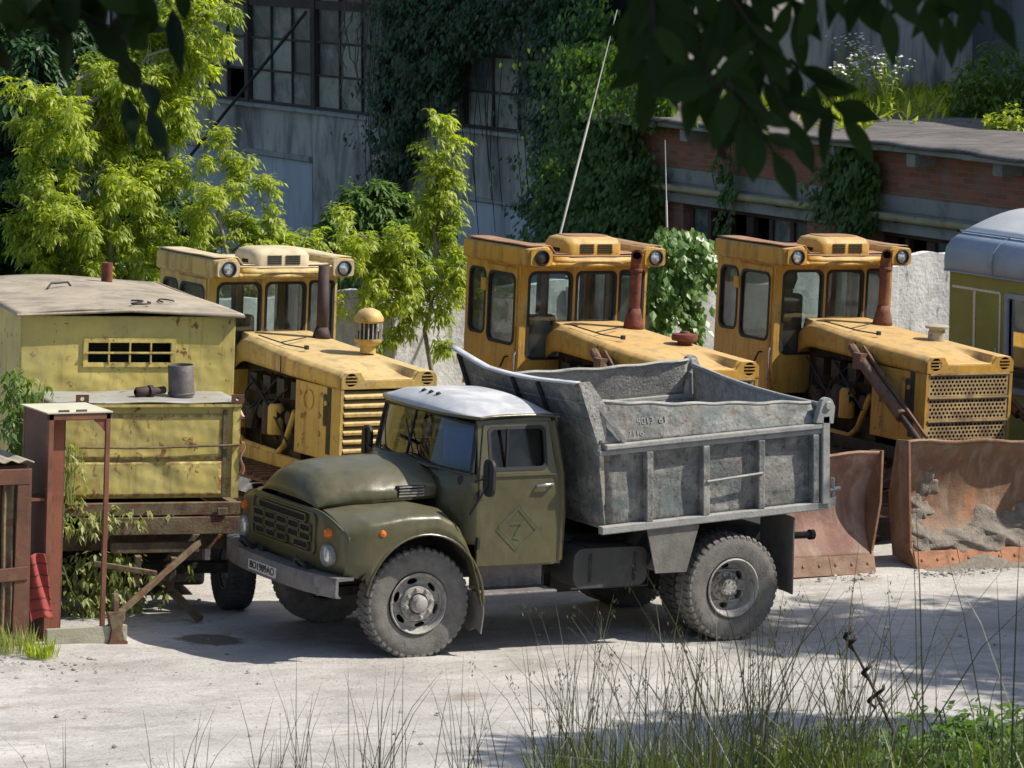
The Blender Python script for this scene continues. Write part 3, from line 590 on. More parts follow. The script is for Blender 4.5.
# bonnet
def bon(u, v):
    x = -.90+1.26*u; s_ = 2*v-1; hw = .55+.085*min(1, u*2.2)+.015*u
    zc = np.interp(x, [-.90, -.86, -.78, -.66, -.4, 0, .36], [1.40, 1.51, 1.60, 1.655, 1.685, 1.70, 1.71]); ze_ = np.interp(x, [-.9, -.5, .36], [1.335, 1.375, 1.41])
    zs = np.interp(x, [-.9, -.8, -.5, .36], [1.35, 1.40, 1.455, 1.51])
    a = abs(s_)
    if a > .90: z = ze_+(zs-ze_)*(1-a)/.10; y = hw
    else: q = a/.90; z = zs+(zc-zs)*(1-q**2.8)**.85; y = hw*(1-(1-q)**1.0*1.0) if False else hw*q*(1+.0*q); y = hw*(q**.92)
    if a < .9: z -= .05*max(0, q-.8)/.2*0
    nose = .07*(a**2)*max(0, 1-u*3)
    return (x+nose, (y if s_ > 0 else -y), z+.02*max(0, 1-abs(s_)*6)*min(1, u*3))
m = MB(); m.grid(bon, 40, 40); m.build('bonnet', G, tk, smooth=50, solid=.014)
for sg in (-1, 1):
    m = MB()
    for k in range(4): z = 1.435+k*.027; m.bar((-.05, sg*.652, z), (.20, sg*.662, z+.004), .018, .011)
    m.build('bonnet_vent', M['rim'], tk)
for sg in (-1, 1): m = MB(); m.box((-.07, sg*.622, 1.425), (.22, sg*.652, 1.53)); m.build('vent_recess', M['black'], tk)
m = MB(); m.box((-.72, -.48, .95), (.5, .48, 1.33)); m.box((.33, -.6, 1.0), (.55, .6, 1.6)); m.build('engine', M['chas'], tk)
# front panel with grille
def fp(u, v):
    y = -1.10+2.20*u; a = abs(y); z = .80+(.545-(.19*((a-.6)/.5)**2 if a > .6 else 0))*v
    return (-.86+.02*(1-v)+(.10*((a-.6)/.5)**2 if a > .6 else 0)-.02*sin(pi*v), y, z)
m = MB(); m.grid(fp, 40, 10); m.build('front_panel', G, tk, smooth=50, solid=.02)
g = MB(); mo = MB()
def slot(y0, y1, z0, z1):
    x = -.893; r = min(.018, (z1-z0)/2.2); lp_ = rr(y0, z0, y1, z1, r); g.panel([lp_], YZ(x), .012)
    mo.panel([grow(lp_, .012), lp_], YZ(x-.014), .02)
slot(-.47, .47, 1.215, 1.272)
for (z0, z1, w_) in ((1.133, 1.185, .60), (1.055, 1.107, .60), (.977, 1.029, .55)):
    for k in range(5):
        if z0 < 1. and k in (0,): y0, y1 = -w_, -w_*.45
        elif z0 < 1. and k == 1: continue
        else: y0 = -w_+2*w_*k/5; y1 = y0+2*w_/5
        slot(y0+.018, y1-.018, z0, z1)
g.build('grille_slot_shade', M['black'], tk); mo.build('grille_bar', G, tk, smooth=40)  # solid black plates paint the shade inside the grille slots
m = MB(); m.panel([rr(-.66, .93, .66, 1.31, .07), rr(-.62, .955, .62, 1.295, .05)], YZ(-.898), .02); m.build('grille_surround', G, tk, bevel=.006)
for sg in (-1, 1):
    y = sg*.86; x = -.84
    m = MB(); m.lathe([(.095, .03), (.102, -.03), (.09, -.05), (.084, -.03)], (x, y, .965), (1, 0, 0), 28); hl = m.build('headlight', M['rim'], tk, smooth=50)
    m = MB(); m.lathe([(0, -.055), (.05, -.05), (.085, -.028)], (x, y, .965), (1, 0, 0), 28); m.build('lens', M['lens'], hl, smooth=60)
    m = MB(); m.lathe([(0, -.065), (.035, -.06), (.047, -.03), (.05, .02)], (x+.01, sg*.855, 1.165), (1, 0, 0), 20); m.build('turn_signal', M['orange'], tk, smooth=50)
    m = MB(); m.lathe([(0, .07), (.03, .06), (.036, .035), (.036, 0)], (-.47, sg*1.115, 1.19), (0, sg, 0), 16); m.build('side_marker', M['orange'], tk, smooth=50)
# fenders
def arch(x):
    d = (x+.0)/.60
    return .50+.66*sqrt(max(0, 1-d*d)) if abs(d) < 1 else .5
for sg in (-1, 1):
    def fen(u, v, sg=sg):
        x = -.80+1.37*u
        zt = float(np.interp(x, [-.80, -.6, -.2, .1, .25, .38, .46, .52, .57], [1.20, 1.285, 1.335, 1.335, 1.27, 1.11, .94, .75, .55]))
        zi = float(np.interp(x, [-.80, -.5, .0, .25, .4, .57], [1.33, 1.365, 1.385, 1.34, 1.17, .60]))
        zb_ = max(arch(x) if x > -.58 else .78, .50) if x < .56 else .5
        zb_ = min(zb_, zt-.06)
        w_ = 1.155 if x > -.5 else 1.155-.08*((-.5-x)/.3)**2
        yi = .60+.375*max(0, min(1, (x-.08)/.30)); zi = zi if x < .1 else zi+(max(zt, zi)-zi)*0
        if v < .45: q = v/.45; y = yi+(w_-yi-.07)*q; z = zi+(zt-zi)*q**1.5
        elif v < .7: q = (v-.45)/.25; t = q*pi/2; y = w_-.07+.07*sin(t); z = zt-.07*(1-cos(t))
        elif v < .95: q = (v-.7)/.25; y = w_+.012*sin(q*pi); z = (zt-.07)+(zb_-(zt-.07))*q
        else: y = w_-.03; z = zb_+.01
        return (x, sg*y, z)
    m = MB(); m.grid(fen, 56, 22); f_ = m.build('fender', G, tk, smooth=50, solid=.012)
    pts = [(-.02+.605*cos(t), sg*1.158, .50+.665*sin(t)) for t in np.linspace(pi*.93, .0, 24)]
    m = MB(); m.tube(pts, .014, 6); m.build('wheel_lip', G, f_, smooth=60)
    m = MB(); m.grid(lambda u, v: (-.66+1.22*u, sg*(.55+.60*v), .78+.52*sin(pi*u)), 16, 1); m.build('inner_arch', M['chas'], f_, solid=.01)
    m = MB(); m.grid(lambda u, v: (.56+.02*sin(4*v)+.03*v, sg*(.86+.30*u), .60-.36*v-.02*sin(7*u)*v), 8, 8); m.build('mud_flap', M['flap'], f_, solid=.012)
# cab: near and far side
def tumble(sg, y0=.985):
    def mp(u, v, t):
        o = -.10*max(0, v-1.66)/.5; return (u, sg*(y0+o-t), v)
    return mp
CX = [(.575, 1.40), (.575, 1.66), (.578, 1.68), (.60, 2.14), (1.36, 2.17), (1.40, 2.1), (1.46, 1.62), (1.49, .84), (1.40, .80), (.60, .80), (.578, 1.1)]
for sg in (-1, 1):
    m = MB(); m.panel([CX[::-1], rr(.70, 1.69, 1.30, 2.08, .05)], tumble(sg), .035); m.build('cab_side', G, tk, bevel=.006)
    m = MB(); m.panel([[(.585, .815), (1.385, .815), (1.41, .9), (1.395, 1.655), (1.345, 2.125), (.655, 2.105), (.585, 1.66)], rr(.705, 1.70, 1.29, 2.075, .05)], tumble(sg, .998), .012)
    dr = m.build('door', G, tk, bevel=.006)
    m = MB(); m.panel([grow(rr(.705, 1.70, 1.29, 2.075, .05), .012), grow(rr(.705, 1.70, 1.29, 2.075, .05), -.018)], tumble(sg, 1.004), .02); m.box((.865, sg*.985, 1.70), (.882, sg*.955, 2.07)); m.build('window_frame', M['rub'], dr)
    m = MB(); m.panel([rr(.705, 1.70, 1.29, 2.075, .05)], tumble(sg, .97), .004); m.build('window', M['cabglass'], dr)
    m = MB(); m.tube([(1.19, sg*1.0, 1.545), (1.20, sg*1.035, 1.55), (1.34, sg*1.038, 1.553), (1.36, sg*1.0, 1.553)], .012, 6); m.build('handle', M['chrome'], dr, smooth=60)
    m = MB(); m.bar((.62, sg*1.006, 1.645), (1.39, sg*1.006, 1.645), .012, .012); m.build('belt_moulding', G, dr)
    for z in (1.42, .98): m = MB(); m.box((.575, sg*1.0, z), (.60, sg*1.03, z+.11)); m.build('hinge', M['chas'], dr)
m = MB(); m.box((1.44, -.97, .84), (1.49, .97, 1.64)); m.panel([rect(-.9, 1.64, .9, 2.15), rr(-.45, 1.75, .45, 2.05, .05)], lambda u, v, t: (1.41+t, u, v), .03); m.box((.60, -.95, .80), (1.5, .95, .86)); m.build('cab_back', G, tk)
for sg in (-1, 1):
    m = MB(); m.tube([(1.47, sg*.95, .84), (1.48, sg*.955, 1.25), (1.455, sg*.95, 1.64), (1.38, sg*.885, 2.12)], .05, 8); m.build('corner_pillar', G, tk, smooth=60)
# scuttle, windscreen, roof
def xw(y): return .36+.20*(abs(y)/.95)**3.2
def sct(u, v):
    y = (2*u-1)*.955; a_ = abs(y)
    if a_ < .56: xf = .30
    else: q = min(1, (a_-.56)/.395); xf = .335+.25*(2/pi*math.asin(min(1, q**(1/.75))))
    xb = max(xw(y), xf+.001); return (xf+(xb-xf)*v, y, (1.665-.01*(2*u-1)**2)*(1-v)+(1.712-.055*(2*u-1)**2)*v+.03*(1-(2*u-1)**2)*(1-v))
m = MB(); m.grid(sct, 60, 5); m.build('scuttle', G, tk, smooth=50, solid=.010)
for sg in (-1, 1):
    A_ = [(.32, .655, 1.02), (.33, .66, 1.40), (.34, .645, 1.52), (.345, .56, 1.60), (.35, .40, 1.66)]; B_ = [(.60, .992, 1.02), (.60, .992, 1.42), (.595, .985, 1.58), (.585, .955, 1.655), (.50, .84, 1.685)]
    def cw(u, v, sg=sg):
        i = min(3, int(v*4)); q = v*4-i; a_ = [A_[i][k]+(A_[i+1][k]-A_[i][k])*q for k in range(3)]; b_ = [B_[i][k]+(B_[i+1][k]-B_[i][k])*q for k in range(3)]; w_ = 3*u*u-2*u**3
        return (a_[0]+(b_[0]-a_[0])*u, sg*(a_[1]+(b_[1]-a_[1])*sin(u*pi/2)**.75), a_[2]+(b_[2]-a_[2])*u)
    m = MB(); m.grid(cw, 12, 24); m.build('scuttle_side', G, tk, smooth=50, solid=.012)
def ws(u, v, d=0):
    y = (2*u-1)*(.935-.06*v); return (xw(y)+.10*v-d, y, (1.70-.03*(2*u-1)**2)+.445*v-.02*v*(2*u-1)**2)
m = MB(); m.grid(ws, 26, 6); wsd = m.build('windscreen', M['wshield'], tk, smooth=60)
m = MB(); m.tube([ws(k/26, 0, .012) for k in range(27)], .014, 6); m.tube([ws(k/26, 1, .006) for k in range(27)], .014, 6)
for u in (0, 1): m.tube([ws(u, k/6, .006) for k in range(7)], .024, 6)
m.tube([ws(.5, k/6, .006) for k in range(7)], .009, 6); m.build('seal', M['rub'], wsd, smooth=60)
def rf(u, v):
    s_ = 2*v-1; x0 = xw(s_*.93)+.065+.05; x0 = max(.40, x0-.0)-.06; x = x0+(1.44-x0)*u; e = min(1, min(u*5, (1-u)*7)); z = 2.165+.115*(1-abs(s_)**2.6)*e**.6+.01*e+.012*sin(pi*u)
    return (x, s_*.93, z)
m = MB(); m.grid(rf, 26, 30); r_ = m.build('roof', M['cabroof'], tk, smooth=60, solid=.012)
m = MB(); m.tube([rf(0, k/20) for k in range(21)]+[rf(k/10, 1) for k in range(1, 11)], .016, 6); m.tube([rf(0, 0)]+[rf(k/10, 0) for k in range(1, 11)], .016, 6); m.build('drip_rail', G, r_, smooth=60)
for y in (-.14, 0, .14): m = MB(); x, yy, z = rf(.18, .5+y/1.86); m.lathe([(.028, -.01), (.026, .015), (.0, .03)], (x, yy, z), (0, 0, 1), 12); m.build('roof_lamp', M['chas'], r_, smooth=50)
# interior
m = MB(); m.box((1.12, -.85, .95), (1.44, .85, 1.22)); m.box((1.32, -.85, 1.22), (1.45, .85, 1.72)); m.build('bench_seat', M['leather'], tk, bevel=.04)
m = MB(); m.grid(lambda u, v: (.66+.025*sin(26*u), -.78+.62*u, 1.66+.40*v-.06*u*v), 40, 4); m.build('blue_reflection_sheet', mat('blue_reflection', (.045, .14, .42), .8, var=.25, vscale=5), tk, smooth=60, solid=.006)  # added blue sheet stands in for a reflection in the windscreen
m = MB(); m.lathe([(.2+.014*cos(t), .014*sin(t)) for t in np.linspace(0, 2*pi, 8, endpoint=False)], (.78, -.42, 1.62), (-.5, 0, .86), 26, True); m.tube([(.78, -.42, 1.62), (.6, -.42, 1.3)], .02, 6); m.build('steering_wheel', M['rub'], tk, smooth=50)
m = MB(); m.box((.44, -.9, 1.45), (.6, .9, 1.64)); m.build('dashboard', M['leather'], tk, bevel=.03)
# wipers, mirror
m = MB()
for y0, y1 in ((-.55, -.1), (.25, .62)): m = MB(); a_ = Vector(ws(.5+y0/1.87, .0, .03)); b_ = Vector(ws(.5+y1/1.87, .12, .03)); m.tube([a_, b_], .008, 5); m.tube([Vector(ws(.5+(y1-.1)/1.87, .06, .035)), Vector(ws(.5+(y1+.22)/1.87, .75, .03))], .007, 5); m.build('wiper', M['rub'], tk)
for sg in (-1, 1):
    mr = MB(); mr.tube([(.50, sg*1.0, 1.30), (.53, sg*1.15, 1.50), (.555, sg*1.20, 1.60), (.555, sg*1.20, 1.80)], .010, 6); mr.tube([(.54, sg*1.0, 1.60), (.555, sg*1.19, 1.66)], .008, 6); mo_ = mr.build('mirror_arm', M['rub'], tk, smooth=60)
    mm = MB(); mm.panel([rr(sg*1.20-.095, 1.49, sg*1.20+.095, 1.83, .08, 6)], lambda u, v, t: (.56+t, u, v), .03); mm.build('mirror', M['rub'], mo_, bevel=.012)
    mm = MB(); mm.panel([rr(sg*1.20-.085, 1.50, sg*1.20+.085, 1.82, .075, 6)], lambda u, v, t: (.592+t, u, v), .003); mm.build('mirror_glass', M['chrome'], mo_)
# door mark
m = MB(); d = [(.80, 1.17), (1.02, 1.36), (1.22, 1.15), (1.01, .97)]
for i in range(4): a_, b_ = d[i], d[(i+1) % 4]; m.bar((a_[0], -1.0115, a_[1]), (b_[0], -1.0115, b_[1]), .008, .003, (0, 1, 0))
m.bar((.94, -1.0115, 1.21), (1.08, -1.0115, 1.21), .006, .003, (0, 1, 0)); m.bar((1.05, -1.0115, 1.21), (.97, -1.0115, 1.08), .006, .003, (0, 1, 0)); m.bar((.97, -1.0115, 1.09), (1.05, -1.0115, 1.07), .006, .003, (0, 1, 0))
m.build('painted_diamond', M['turq'], tk)
# bumper, plate, hooks
def bx(y): return -1.03+.16*(abs(y)/1.2)**3
m = MB()
ypts = np.linspace(-1.13, 1.18, 29)
vs = []
for y in ypts:
    x = bx(y)
    for dx, z in ((.17, .80), (.0, .80), (-.008, .785), (-.008, .635), (.0, .62), (.05, .62), (.02, .65), (.02, .77), (.17, .775)): vs.append((x+dx, y, z))
fs = [(i*9+k, i*9+(k+1) % 9, (i+1)*9+(k+1) % 9, (i+1)*9+k) for i in range(28) for k in range(9)]+[tuple(range(9)), tuple(28*9+k for k in range(8, -1, -1))]
m.add(vs, fs); bp_ = m.build('bumper', M['bumper'], tk, smooth=30)
m = MB(); m.panel([rr(-.205, .652, .375, .745, .01)], lambda u, v, t: (bx(u)-.016+t, u, v), .006); pl_ = m.build('number_plate', M['plate'], bp_)
def text(s, size, mtx, material, name, parent, ext=.002, sx=1.):
    c = bpy.data.curves.new('t', 'FONT'); c.body = s; c.size = size; c.align_x = 'CENTER'; c.align_y = 'CENTER'; c.extrude = ext; c.offset = size*.012
    o = bpy.data.objects.new('t', c); COL.objects.link(o); dg = bpy.context.evaluated_depsgraph_get(); me = bpy.data.meshes.new_from_object(o.evaluated_get(dg)); bpy.data.objects.remove(o)
    me.transform(mtx @ Matrix.Scale(sx, 4, (1, 0, 0))); me.materials.clear(); me.materials.append(material); q = bpy.data.objects.new(name, me); COL.objects.link(q); q.parent = parent; return q
# plate faces -x : text right = -y
mt = Matrix(((0, 0, -1, -1.0465), (-1, 0, 0, .085), (0, 1, 0, .6985), (0, 0, 0, 1)))
text('BO1989AO', .095, mt, M['ink'], 'plate_writing', bp_, .002, 1.12)
m = MB()
for k in range(3): m.box((-.9255-.0+.0, -.93-k*.03, .68), (-.9355, -.945-k*.03, .70))
m.build('bumper_stencil', M['chalk'], bp_)
for y in (.62, -.52):
    m = MB(); m.tube([(-.90, y-.07, .80), (-.98, y-.07, .86), (-1.0, y, .90), (-.98, y+.07, .86), (-.90, y+.07, .80)], .018, 8); m.tube([(-.86, y, .81), (-.8, y, .84)], .03, 6); m.build('tow_hook', M['chas'], bp_, smooth=60)
# chassis
m = MB()
for sg in (-1, 1): m.box((-.9, sg*.38, .62), (4.2, sg*.46, .84))
for x in (-.6, .3, 1.6, 2.4, 3.0, 3.7, 4.15): m.box((x, -.38, .66), (x+.1, .38, .80))
m.tube([(0, -.85, .47), (0, .85, .47)], .06, 8); m.tube([(3.3, -.9, .51), (3.3, .9, .51)], .09, 10); m.lathe([(0, -.25), (.2, -.2), (.24, 0), (.2, .2), (0, .25)], (3.3, 0, .51), (1, 0, 0), 18)
for sg in (-1, 1):
    m.box((-.6, sg*.40, .52), (.6, sg*.48, .60)); m.box((2.7, sg*.44, .60), (3.9, sg*.54, .72))
m.tube([(1.2, 0, .66), (3.1, 0, .55)], .05, 8); m.lathe([(0, 0), (.09, 0), (.09, .6), (0, .6)], (1.9, 0, .75), (1, 0, 0), 12)
m.box((1.0, -.7, .84), (1.4, .7, .80)); m.box((1.56, -.5, .84), (4.3, .5, .98)); m.build('chassis', M['chas'], tk)
for sg in (-1, 1): m = MB(); m.box((.62, sg*1.06, .55), (1.42, sg*.78, .575)); m.box((.64, sg*.80, .575), (1.40, sg*.775, .80)); m.build('step', M['bumper'], tk, bevel=.008)
m = MB(); m.panel([rr(1.62, .56, 2.42, .93, .10, 5)], lambda u, v, t: (u, -1.0+t, v), .42); ft = m.build('fuel_tank', mat('tank_paint', (.05, .05, .048), .6, var=.3, layers=[((.12, .115, .10), 5, .5, .7, .6)]), tk, smooth=40)
m = MB()
for x in (1.78, 2.26): m.panel([grow(rr(1.62, .56, 2.42, .93, .10, 5), .012)], lambda u, v, t, x=x: (x+t, -1.0+(u-1.62)/.8*.42, v), .035)
m.tube([(1.60, -.99, .60), (1.60, -.99, .56), (2.44, -.99, .56), (2.44, -.99, .86)], .012, 6); m.build('tank_strap', M['chas'], ft)
m = MB(); m.box((1.62, .55, .58), (2.3, .95, .9)); m.build('battery_box', M['chas'], tk, bevel=.01); m = MB(); m.lathe([(0, 0), (.11, 0), (.11, .45), (0, .45)], (1.7, -.35, .52), (1, 0, 0), 14); m.build('air_tank', M['chas'], tk, smooth=40); m = MB(); m.tube([(1.45, -.7, .7), (1.45, -.7, .5), (1.7, -.4, .45)], .03, 6); m.build('air_pipe', M['chas'], tk, smooth=60)
# rear mudguards hanging under the body
for sg in (-1, 1):
    m = MB(); m.grid(lambda u, v: (2.42+.30*v*(1-.1*u), sg*(.62+.56*u), .72+.38*v), 6, 6); m.add([(2.40, sg*1.18, .70), (2.74, sg*1.18, .70), (2.86, sg*1.18, 1.14), (2.28, sg*1.18, 1.14)], [(0, 1, 2, 3)])
    m.build('front_mudguard', M['flap'], tk, solid=.014)
    m = MB(); m.grid(lambda u, v: (3.93+.05*sin(3*u)+.02*v, sg*(.62+.56*u), 1.16-.74*v), 8, 8); m.build('rear_mudflap', M['flap'] if sg < 0 else M['chas'], tk, solid=.014)
m = MB(); m.tube([(4.2, -.8, .92), (4.42, -.8, .92)], .035, 8); m.lathe([(.05, 0), (.05, .05), (.0, .05)], (4.38, -.8, .92), (1, 0, 0), 12); m.build('rear_hook', M['chas'], tk, smooth=40)
# wheels
def front_wheel(sg):
    y = sg*.90; st = radians(3)
    ax = (sin(st)*0-.03*sg*0, sg, 0); ax = (-.05, sg, 0)
    m = MB(); tyre(m, (0, y, .51), ax); wl = m.build('front_wheel', M['tyre'], tk, smooth=35)
    m = MB(); h = .12
    m.lathe([(.282, h+.005), (.272, h+.012), (.262, h), (.252, h-.03), (.245, -.08), (.23, -.08), (.235, h-.05), (.25, h-.045)], (0, y, .51), ax, 44, True)
    annulus_disc(m, (0, y, .51), ax, .10, .25, .055, .105, [(k*pi/3*1.0+.3, .205, .26, .024) for k in range(6)])
    m.lathe([(.165, .098), (.155, .118), (.10, .122), (.095, .10)], (0, y, .51), ax, 32)
    m.lathe([(.085, .10), (.080, .15), (.062, .17), (.058, .19), (.03, .20), (.0, .20)], (0, y, .51), ax, 24)
    a_ = Vector(ax).normalized()
    for k in range(8):
        t = 2*pi*k/8+.2; e = Vector((cos(t), 0, sin(t))); c = Vector((0, y, .51))+e*.13; m.lathe([(.020, .118), (.020, .145), (.012, .152), (0, .152)], tuple(c), ax, 6)
    m.build('rim', M['rim'], wl, smooth=35)
    m = MB(); m.lathe([(0, -.10), (.24, -.10), (.24, -.06), (0, -.06)], (0, y, .51), ax, 24); m.build('brake_drum', M['chas'], wl)
    return wl
def rear_wheel(sg, yc, outer):
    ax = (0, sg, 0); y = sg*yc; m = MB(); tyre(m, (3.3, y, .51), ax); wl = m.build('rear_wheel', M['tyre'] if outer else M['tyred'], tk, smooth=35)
    m = MB(); m.lathe([(.285, .122), (.272, .130), (.262, .12), (.252, .09), (.235, -.06), (.228, -.10), (.22, -.10), (.23, -.04), (.245, .08), (.25, .10)], (3.3, y, .51), ax, 44, True)
    annulus_disc(m, (3.3, y, .51), ax, .10, .235, -.02, -.085, [(k*pi/3+.52, .19, .24, .026) for k in range(6)])
    if outer:
        m.lathe([(.15, -.03), (.14, -.008), (.09, -.005), (.085, .03), (.078, .06), (.03, .065), (0, .065)], (3.3, y, .51), ax, 28)
        for k in range(10): t = 2*pi*k/10; m.lathe([(.017, -.008), (.017, .02), (0, .025)], (3.3+.115*cos(t), y, .51+.115*sin(t)), ax, 6)
        for k in range(8): t = 2*pi*k/8; m.lathe([(.010, .05), (.010, .072), (0, .074)], (3.3+.06*cos(t), y, .51+.06*sin(t)), ax, 6)
    m.build('rim', M['rim'], wl, smooth=35)
    m = MB(); m.lathe([(0, -.12), (.21, -.12), (.21, -.09), (0, -.09)], (3.3, y, .51), ax, 24); m.build('brake_drum', M['chas'], wl)
for sg in (-1, 1): front_wheel(sg); rear_wheel(sg, 1.03, True); rear_wheel(sg, .74, False)
# ------------------------------------------------------------ tipping body, sits level (nose down against the sloping chassis)
DT = Matrix.Translation((1.86, 0, 1.13)) @ Matrix.Rotation(-radians(3.3), 4, 'Y')
def Dm(): m = MB(); m.T = DT; return m
DL, HW, R1, TZ = 2.42, 1.19, .75, 1.1                            # length, half width, rail height, top height
m = Dm()
m.box((0, -HW+.07, 0), (DL, HW-.07, .06))
for sg in (-1, 1):
    m.grid(lambda u, v: (DL*u, sg*(HW-.06+.012*sin(9*u+4*v)*sin(pi*v)), R1*v), 26, 10)
db = m.build('dump_body', M['dump'], tk, smooth=50, solid=.012)
for sg in (-1, 1):
    m = Dm()                                                      # upper board, leaning in slightly, dented top edge
    def up(u, v, sg=sg):
        x = -.08+u*(DL-.02); dent = .02*sin(u*7)+.012*sin(u*19); top = (.39-.20*u if sg < 0 else .38-.03*u)-.02*sin(pi*u)
        return (x, sg*(HW-.02-.10*v+dent*v), R1+.05+top*v+.006*sin(u*31)*v)
    m.grid(up, 50, 10); bo = m.build('upper_board', M['dumpin'] if sg > 0 else M['dump'], db, smooth=50, solid=.012)
    m = Dm(); m.tube([up(k/40, 1) for k in range(41)], .020, 6); m.build('board_edge', M['dumprail'], db, smooth=60)
    m = Dm(); m.box((-.04, sg*(HW-.065), R1), (DL+.02, sg*(HW+.045), R1+.05)); m.box((-.10, sg*(HW-.065), R1-.05), (DL, sg*(HW+.02), R1-.002)); m.build('side_rail', M['dumprail'], db, bevel=.01)
    m = Dm(); m.box((-.08, sg*(HW-.05), -.035), (DL+.02, sg*(HW+.03), .04)); m.build('bottom_rail', M['dumprail'], db, bevel=.01)
    for x in (.44, 1.06, 1.68, 2.30):
        m = Dm(); m.box((x-.035, sg*(HW-.052), .04), (x+.035, sg*(HW+.03), R1-.052)); m.build('rib', M['dump'], db, bevel=.008)
m = Dm(); m.bar((.17, -HW-.02, R1+.06), (-.07, -HW+.04, R1+.40), .03, .03); m.build('gusset', M['dumprail'], db, solid=.01)
m = Dm(); m.tube([(1.06, -HW-.035, .36), (1.68, -HW-.035, .385)], .013, 6); m.build('side_rod', M['dumprail'], db, smooth=60)
# front wall sweeping forward over the cab roof
def fw(u, v):
    y = (2*u-1)*(HW-.03); a_ = abs(2*u-1)
    if v < .5: q = v/.5; x = -.02-.07*q; z = .05+R1*q
    else: q = (v-.5)/.5; x = -.09-.20*q**1.1; z = .05+R1+(.59-.05*sin(pi*u)+(.07*max(0, u-.7)*3.3))*q
    return (x-.03*sin(pi*u)*v, y, z)
m = Dm(); m.grid(fw, 30, 24); m.build('front_wall', M['dump'], db, smooth=50, solid=.014)
m = Dm()
m.grid(lambda u, v: (fw(u, 1)[0]-.075*v+.012, fw(u, 1)[1]*1.01, fw(u, 1)[2]+.008-.01*v), 30, 1); m.build('front_wall_flange', M['cabroof'], db, smooth=50, solid=.012)
for u in (.30, .50, .97): m = Dm(); m.tube([Vector(fw(u, v_))+Vector((-.025, 0, 0)) for v_ in np.linspace(.5, .97, 6)], .024, 4); m.build('stiffener', M['chas'], db)
for v_ in (.70, .84): m = Dm(); m.tube([Vector(fw(u, v_))+Vector((-.008, 0, 0)) for u in np.linspace(0, 1, 20)], .011, 5); m.build('seam', M['dump'], db, smooth=60)
# near edge plates of the canopy
for sg in (-1, 1):
    m = Dm(); m.add([(-.09, sg*(HW-.03), R1+.05), (-.29, sg*(HW-.03), R1+.64), (-.17, sg*(HW-.03), R1+.64), (.0, sg*(HW-.03), R1+.40), (.0, sg*(HW-.03), R1+.05)], [(0, 1, 2, 3, 4)]); m.build('canopy_cheek', M['dumpin'], db, solid=.012)
# tailgate
m = Dm(); m.grid(lambda u, v: (DL-.02+.015*sin(6*u+3*v), (2*u-1)*(HW-.07), .04+(R1+.17+.12*u-.04*sin(pi*u))*v), 24, 12); tg = m.build('tailgate', M['dumpin'], db, smooth=50, solid=.014)
m = Dm(); m.tube([(DL-.02, (2*k/24-1)*(HW-.07), R1+.215+.12*k/24-.04*sin(pi*k/24)) for k in range(25)], .026, 6); m.build('tailgate_edge', M['dumprail'], db, smooth=60)
for sg in (-1, 1):
    ph = .20 if sg < 0 else .34; m = Dm(); m.box((DL-.06, sg*(HW-.06), .02), (DL+.02, sg*(HW+.05), R1+ph-.08)); m.panel([[(DL-.14, R1+ph-.14), (DL+.06, R1+ph-.16), (DL+.08, R1+ph)]+[(DL-.01+.075*cos(t), R1+ph+.02+.075*sin(t)) for t in np.linspace(.2, pi-.1, 8)]], XZ(sg*HW-.05), .07); m.build('corner_post', M['dumprail'], db, bevel=.01)
    m = Dm(); m.lathe([(0, -.07), (.035, -.07), (.045, -.05), (.045, .05), (.035, .07), (0, .07)], (DL+.0, sg*HW+.0, R1+ph+.02), (0, 1, 0), 14); m.build('pivot_pin', M['dumprail'], db, smooth=40)
    m = Dm(); m.tube([(DL+.05, sg*HW, .14), (DL+.17, sg*HW, .15)], .022, 6); m.tube([(DL+.09, sg*HW, .06), (DL+.09, sg*HW, .26)], .018, 6); m.box((DL+.0, sg*(HW-.05), .0), (DL+.10, sg*(HW+.04), .07)); m.build('tailgate_latch', M['dumprail'], db, smooth=40)
m = Dm(); m.grid(lambda u, v: (.05+(DL-.1)*u, (2*v-1)*(HW-.1), .07+.05*sin(u*6)*sin(v*5)+.03), 16, 12); m.build('gravel_residue', M['mud'], db, smooth=60)
# chalk scribble on the upper board: two faint rows
m = Dm()
def chalk(m, glyphs, x0, z0, s):
    F_ = {'4': [((0, 1), (0, .5), (.6, .5)), ((.5, 1), (.5, 0))], '0': [((0, 0), (0, 1), (.6, 1), (.6, 0), (0, 0))], '1': [((.3, 0), (.3, 1))], '3': [((0, 1), (.6, 1), (.2, .5), (.6, .3), (0, 0))], '~': [((0, .4), (.3, .6), (.6, .4))], '6': [((.5, 1), (0, .5), (0, 0), (.6, 0), (.6, .5), (0, .5))], '7': [((0, 1), (.6, 1), (.1, 0))], ' ': []}
    for i, gch in enumerate(glyphs):
        for pl in F_[gch]:
            for p_, q_ in zip(pl[:-1], pl[1:]):
                P_ = [(x0+s*(i*.95+a_), -HW+.02+.27*(z0+s*b_-R1-.05)-.0105, z0+s*b_) for a_, b_ in (p_, q_)]
                m.bar(P_[0], P_[1], .008, .008)
chalk(m, '~ 4013 61', .26, R1+.20, .05); chalk(m, '7116', .24, R1+.10, .045); m.build('chalk_numbers', M['chalk'], db)

M['blade2'] = mat('dusty_red_blade', (.22, .115, .085), .7, var=.25, vscale=2.5, layers=[((.36, .29, .24), (5, 5, 1.), .46, .62, .6), ((.15, .06, .04), 3., .5, .64, .8)], bump=.3)
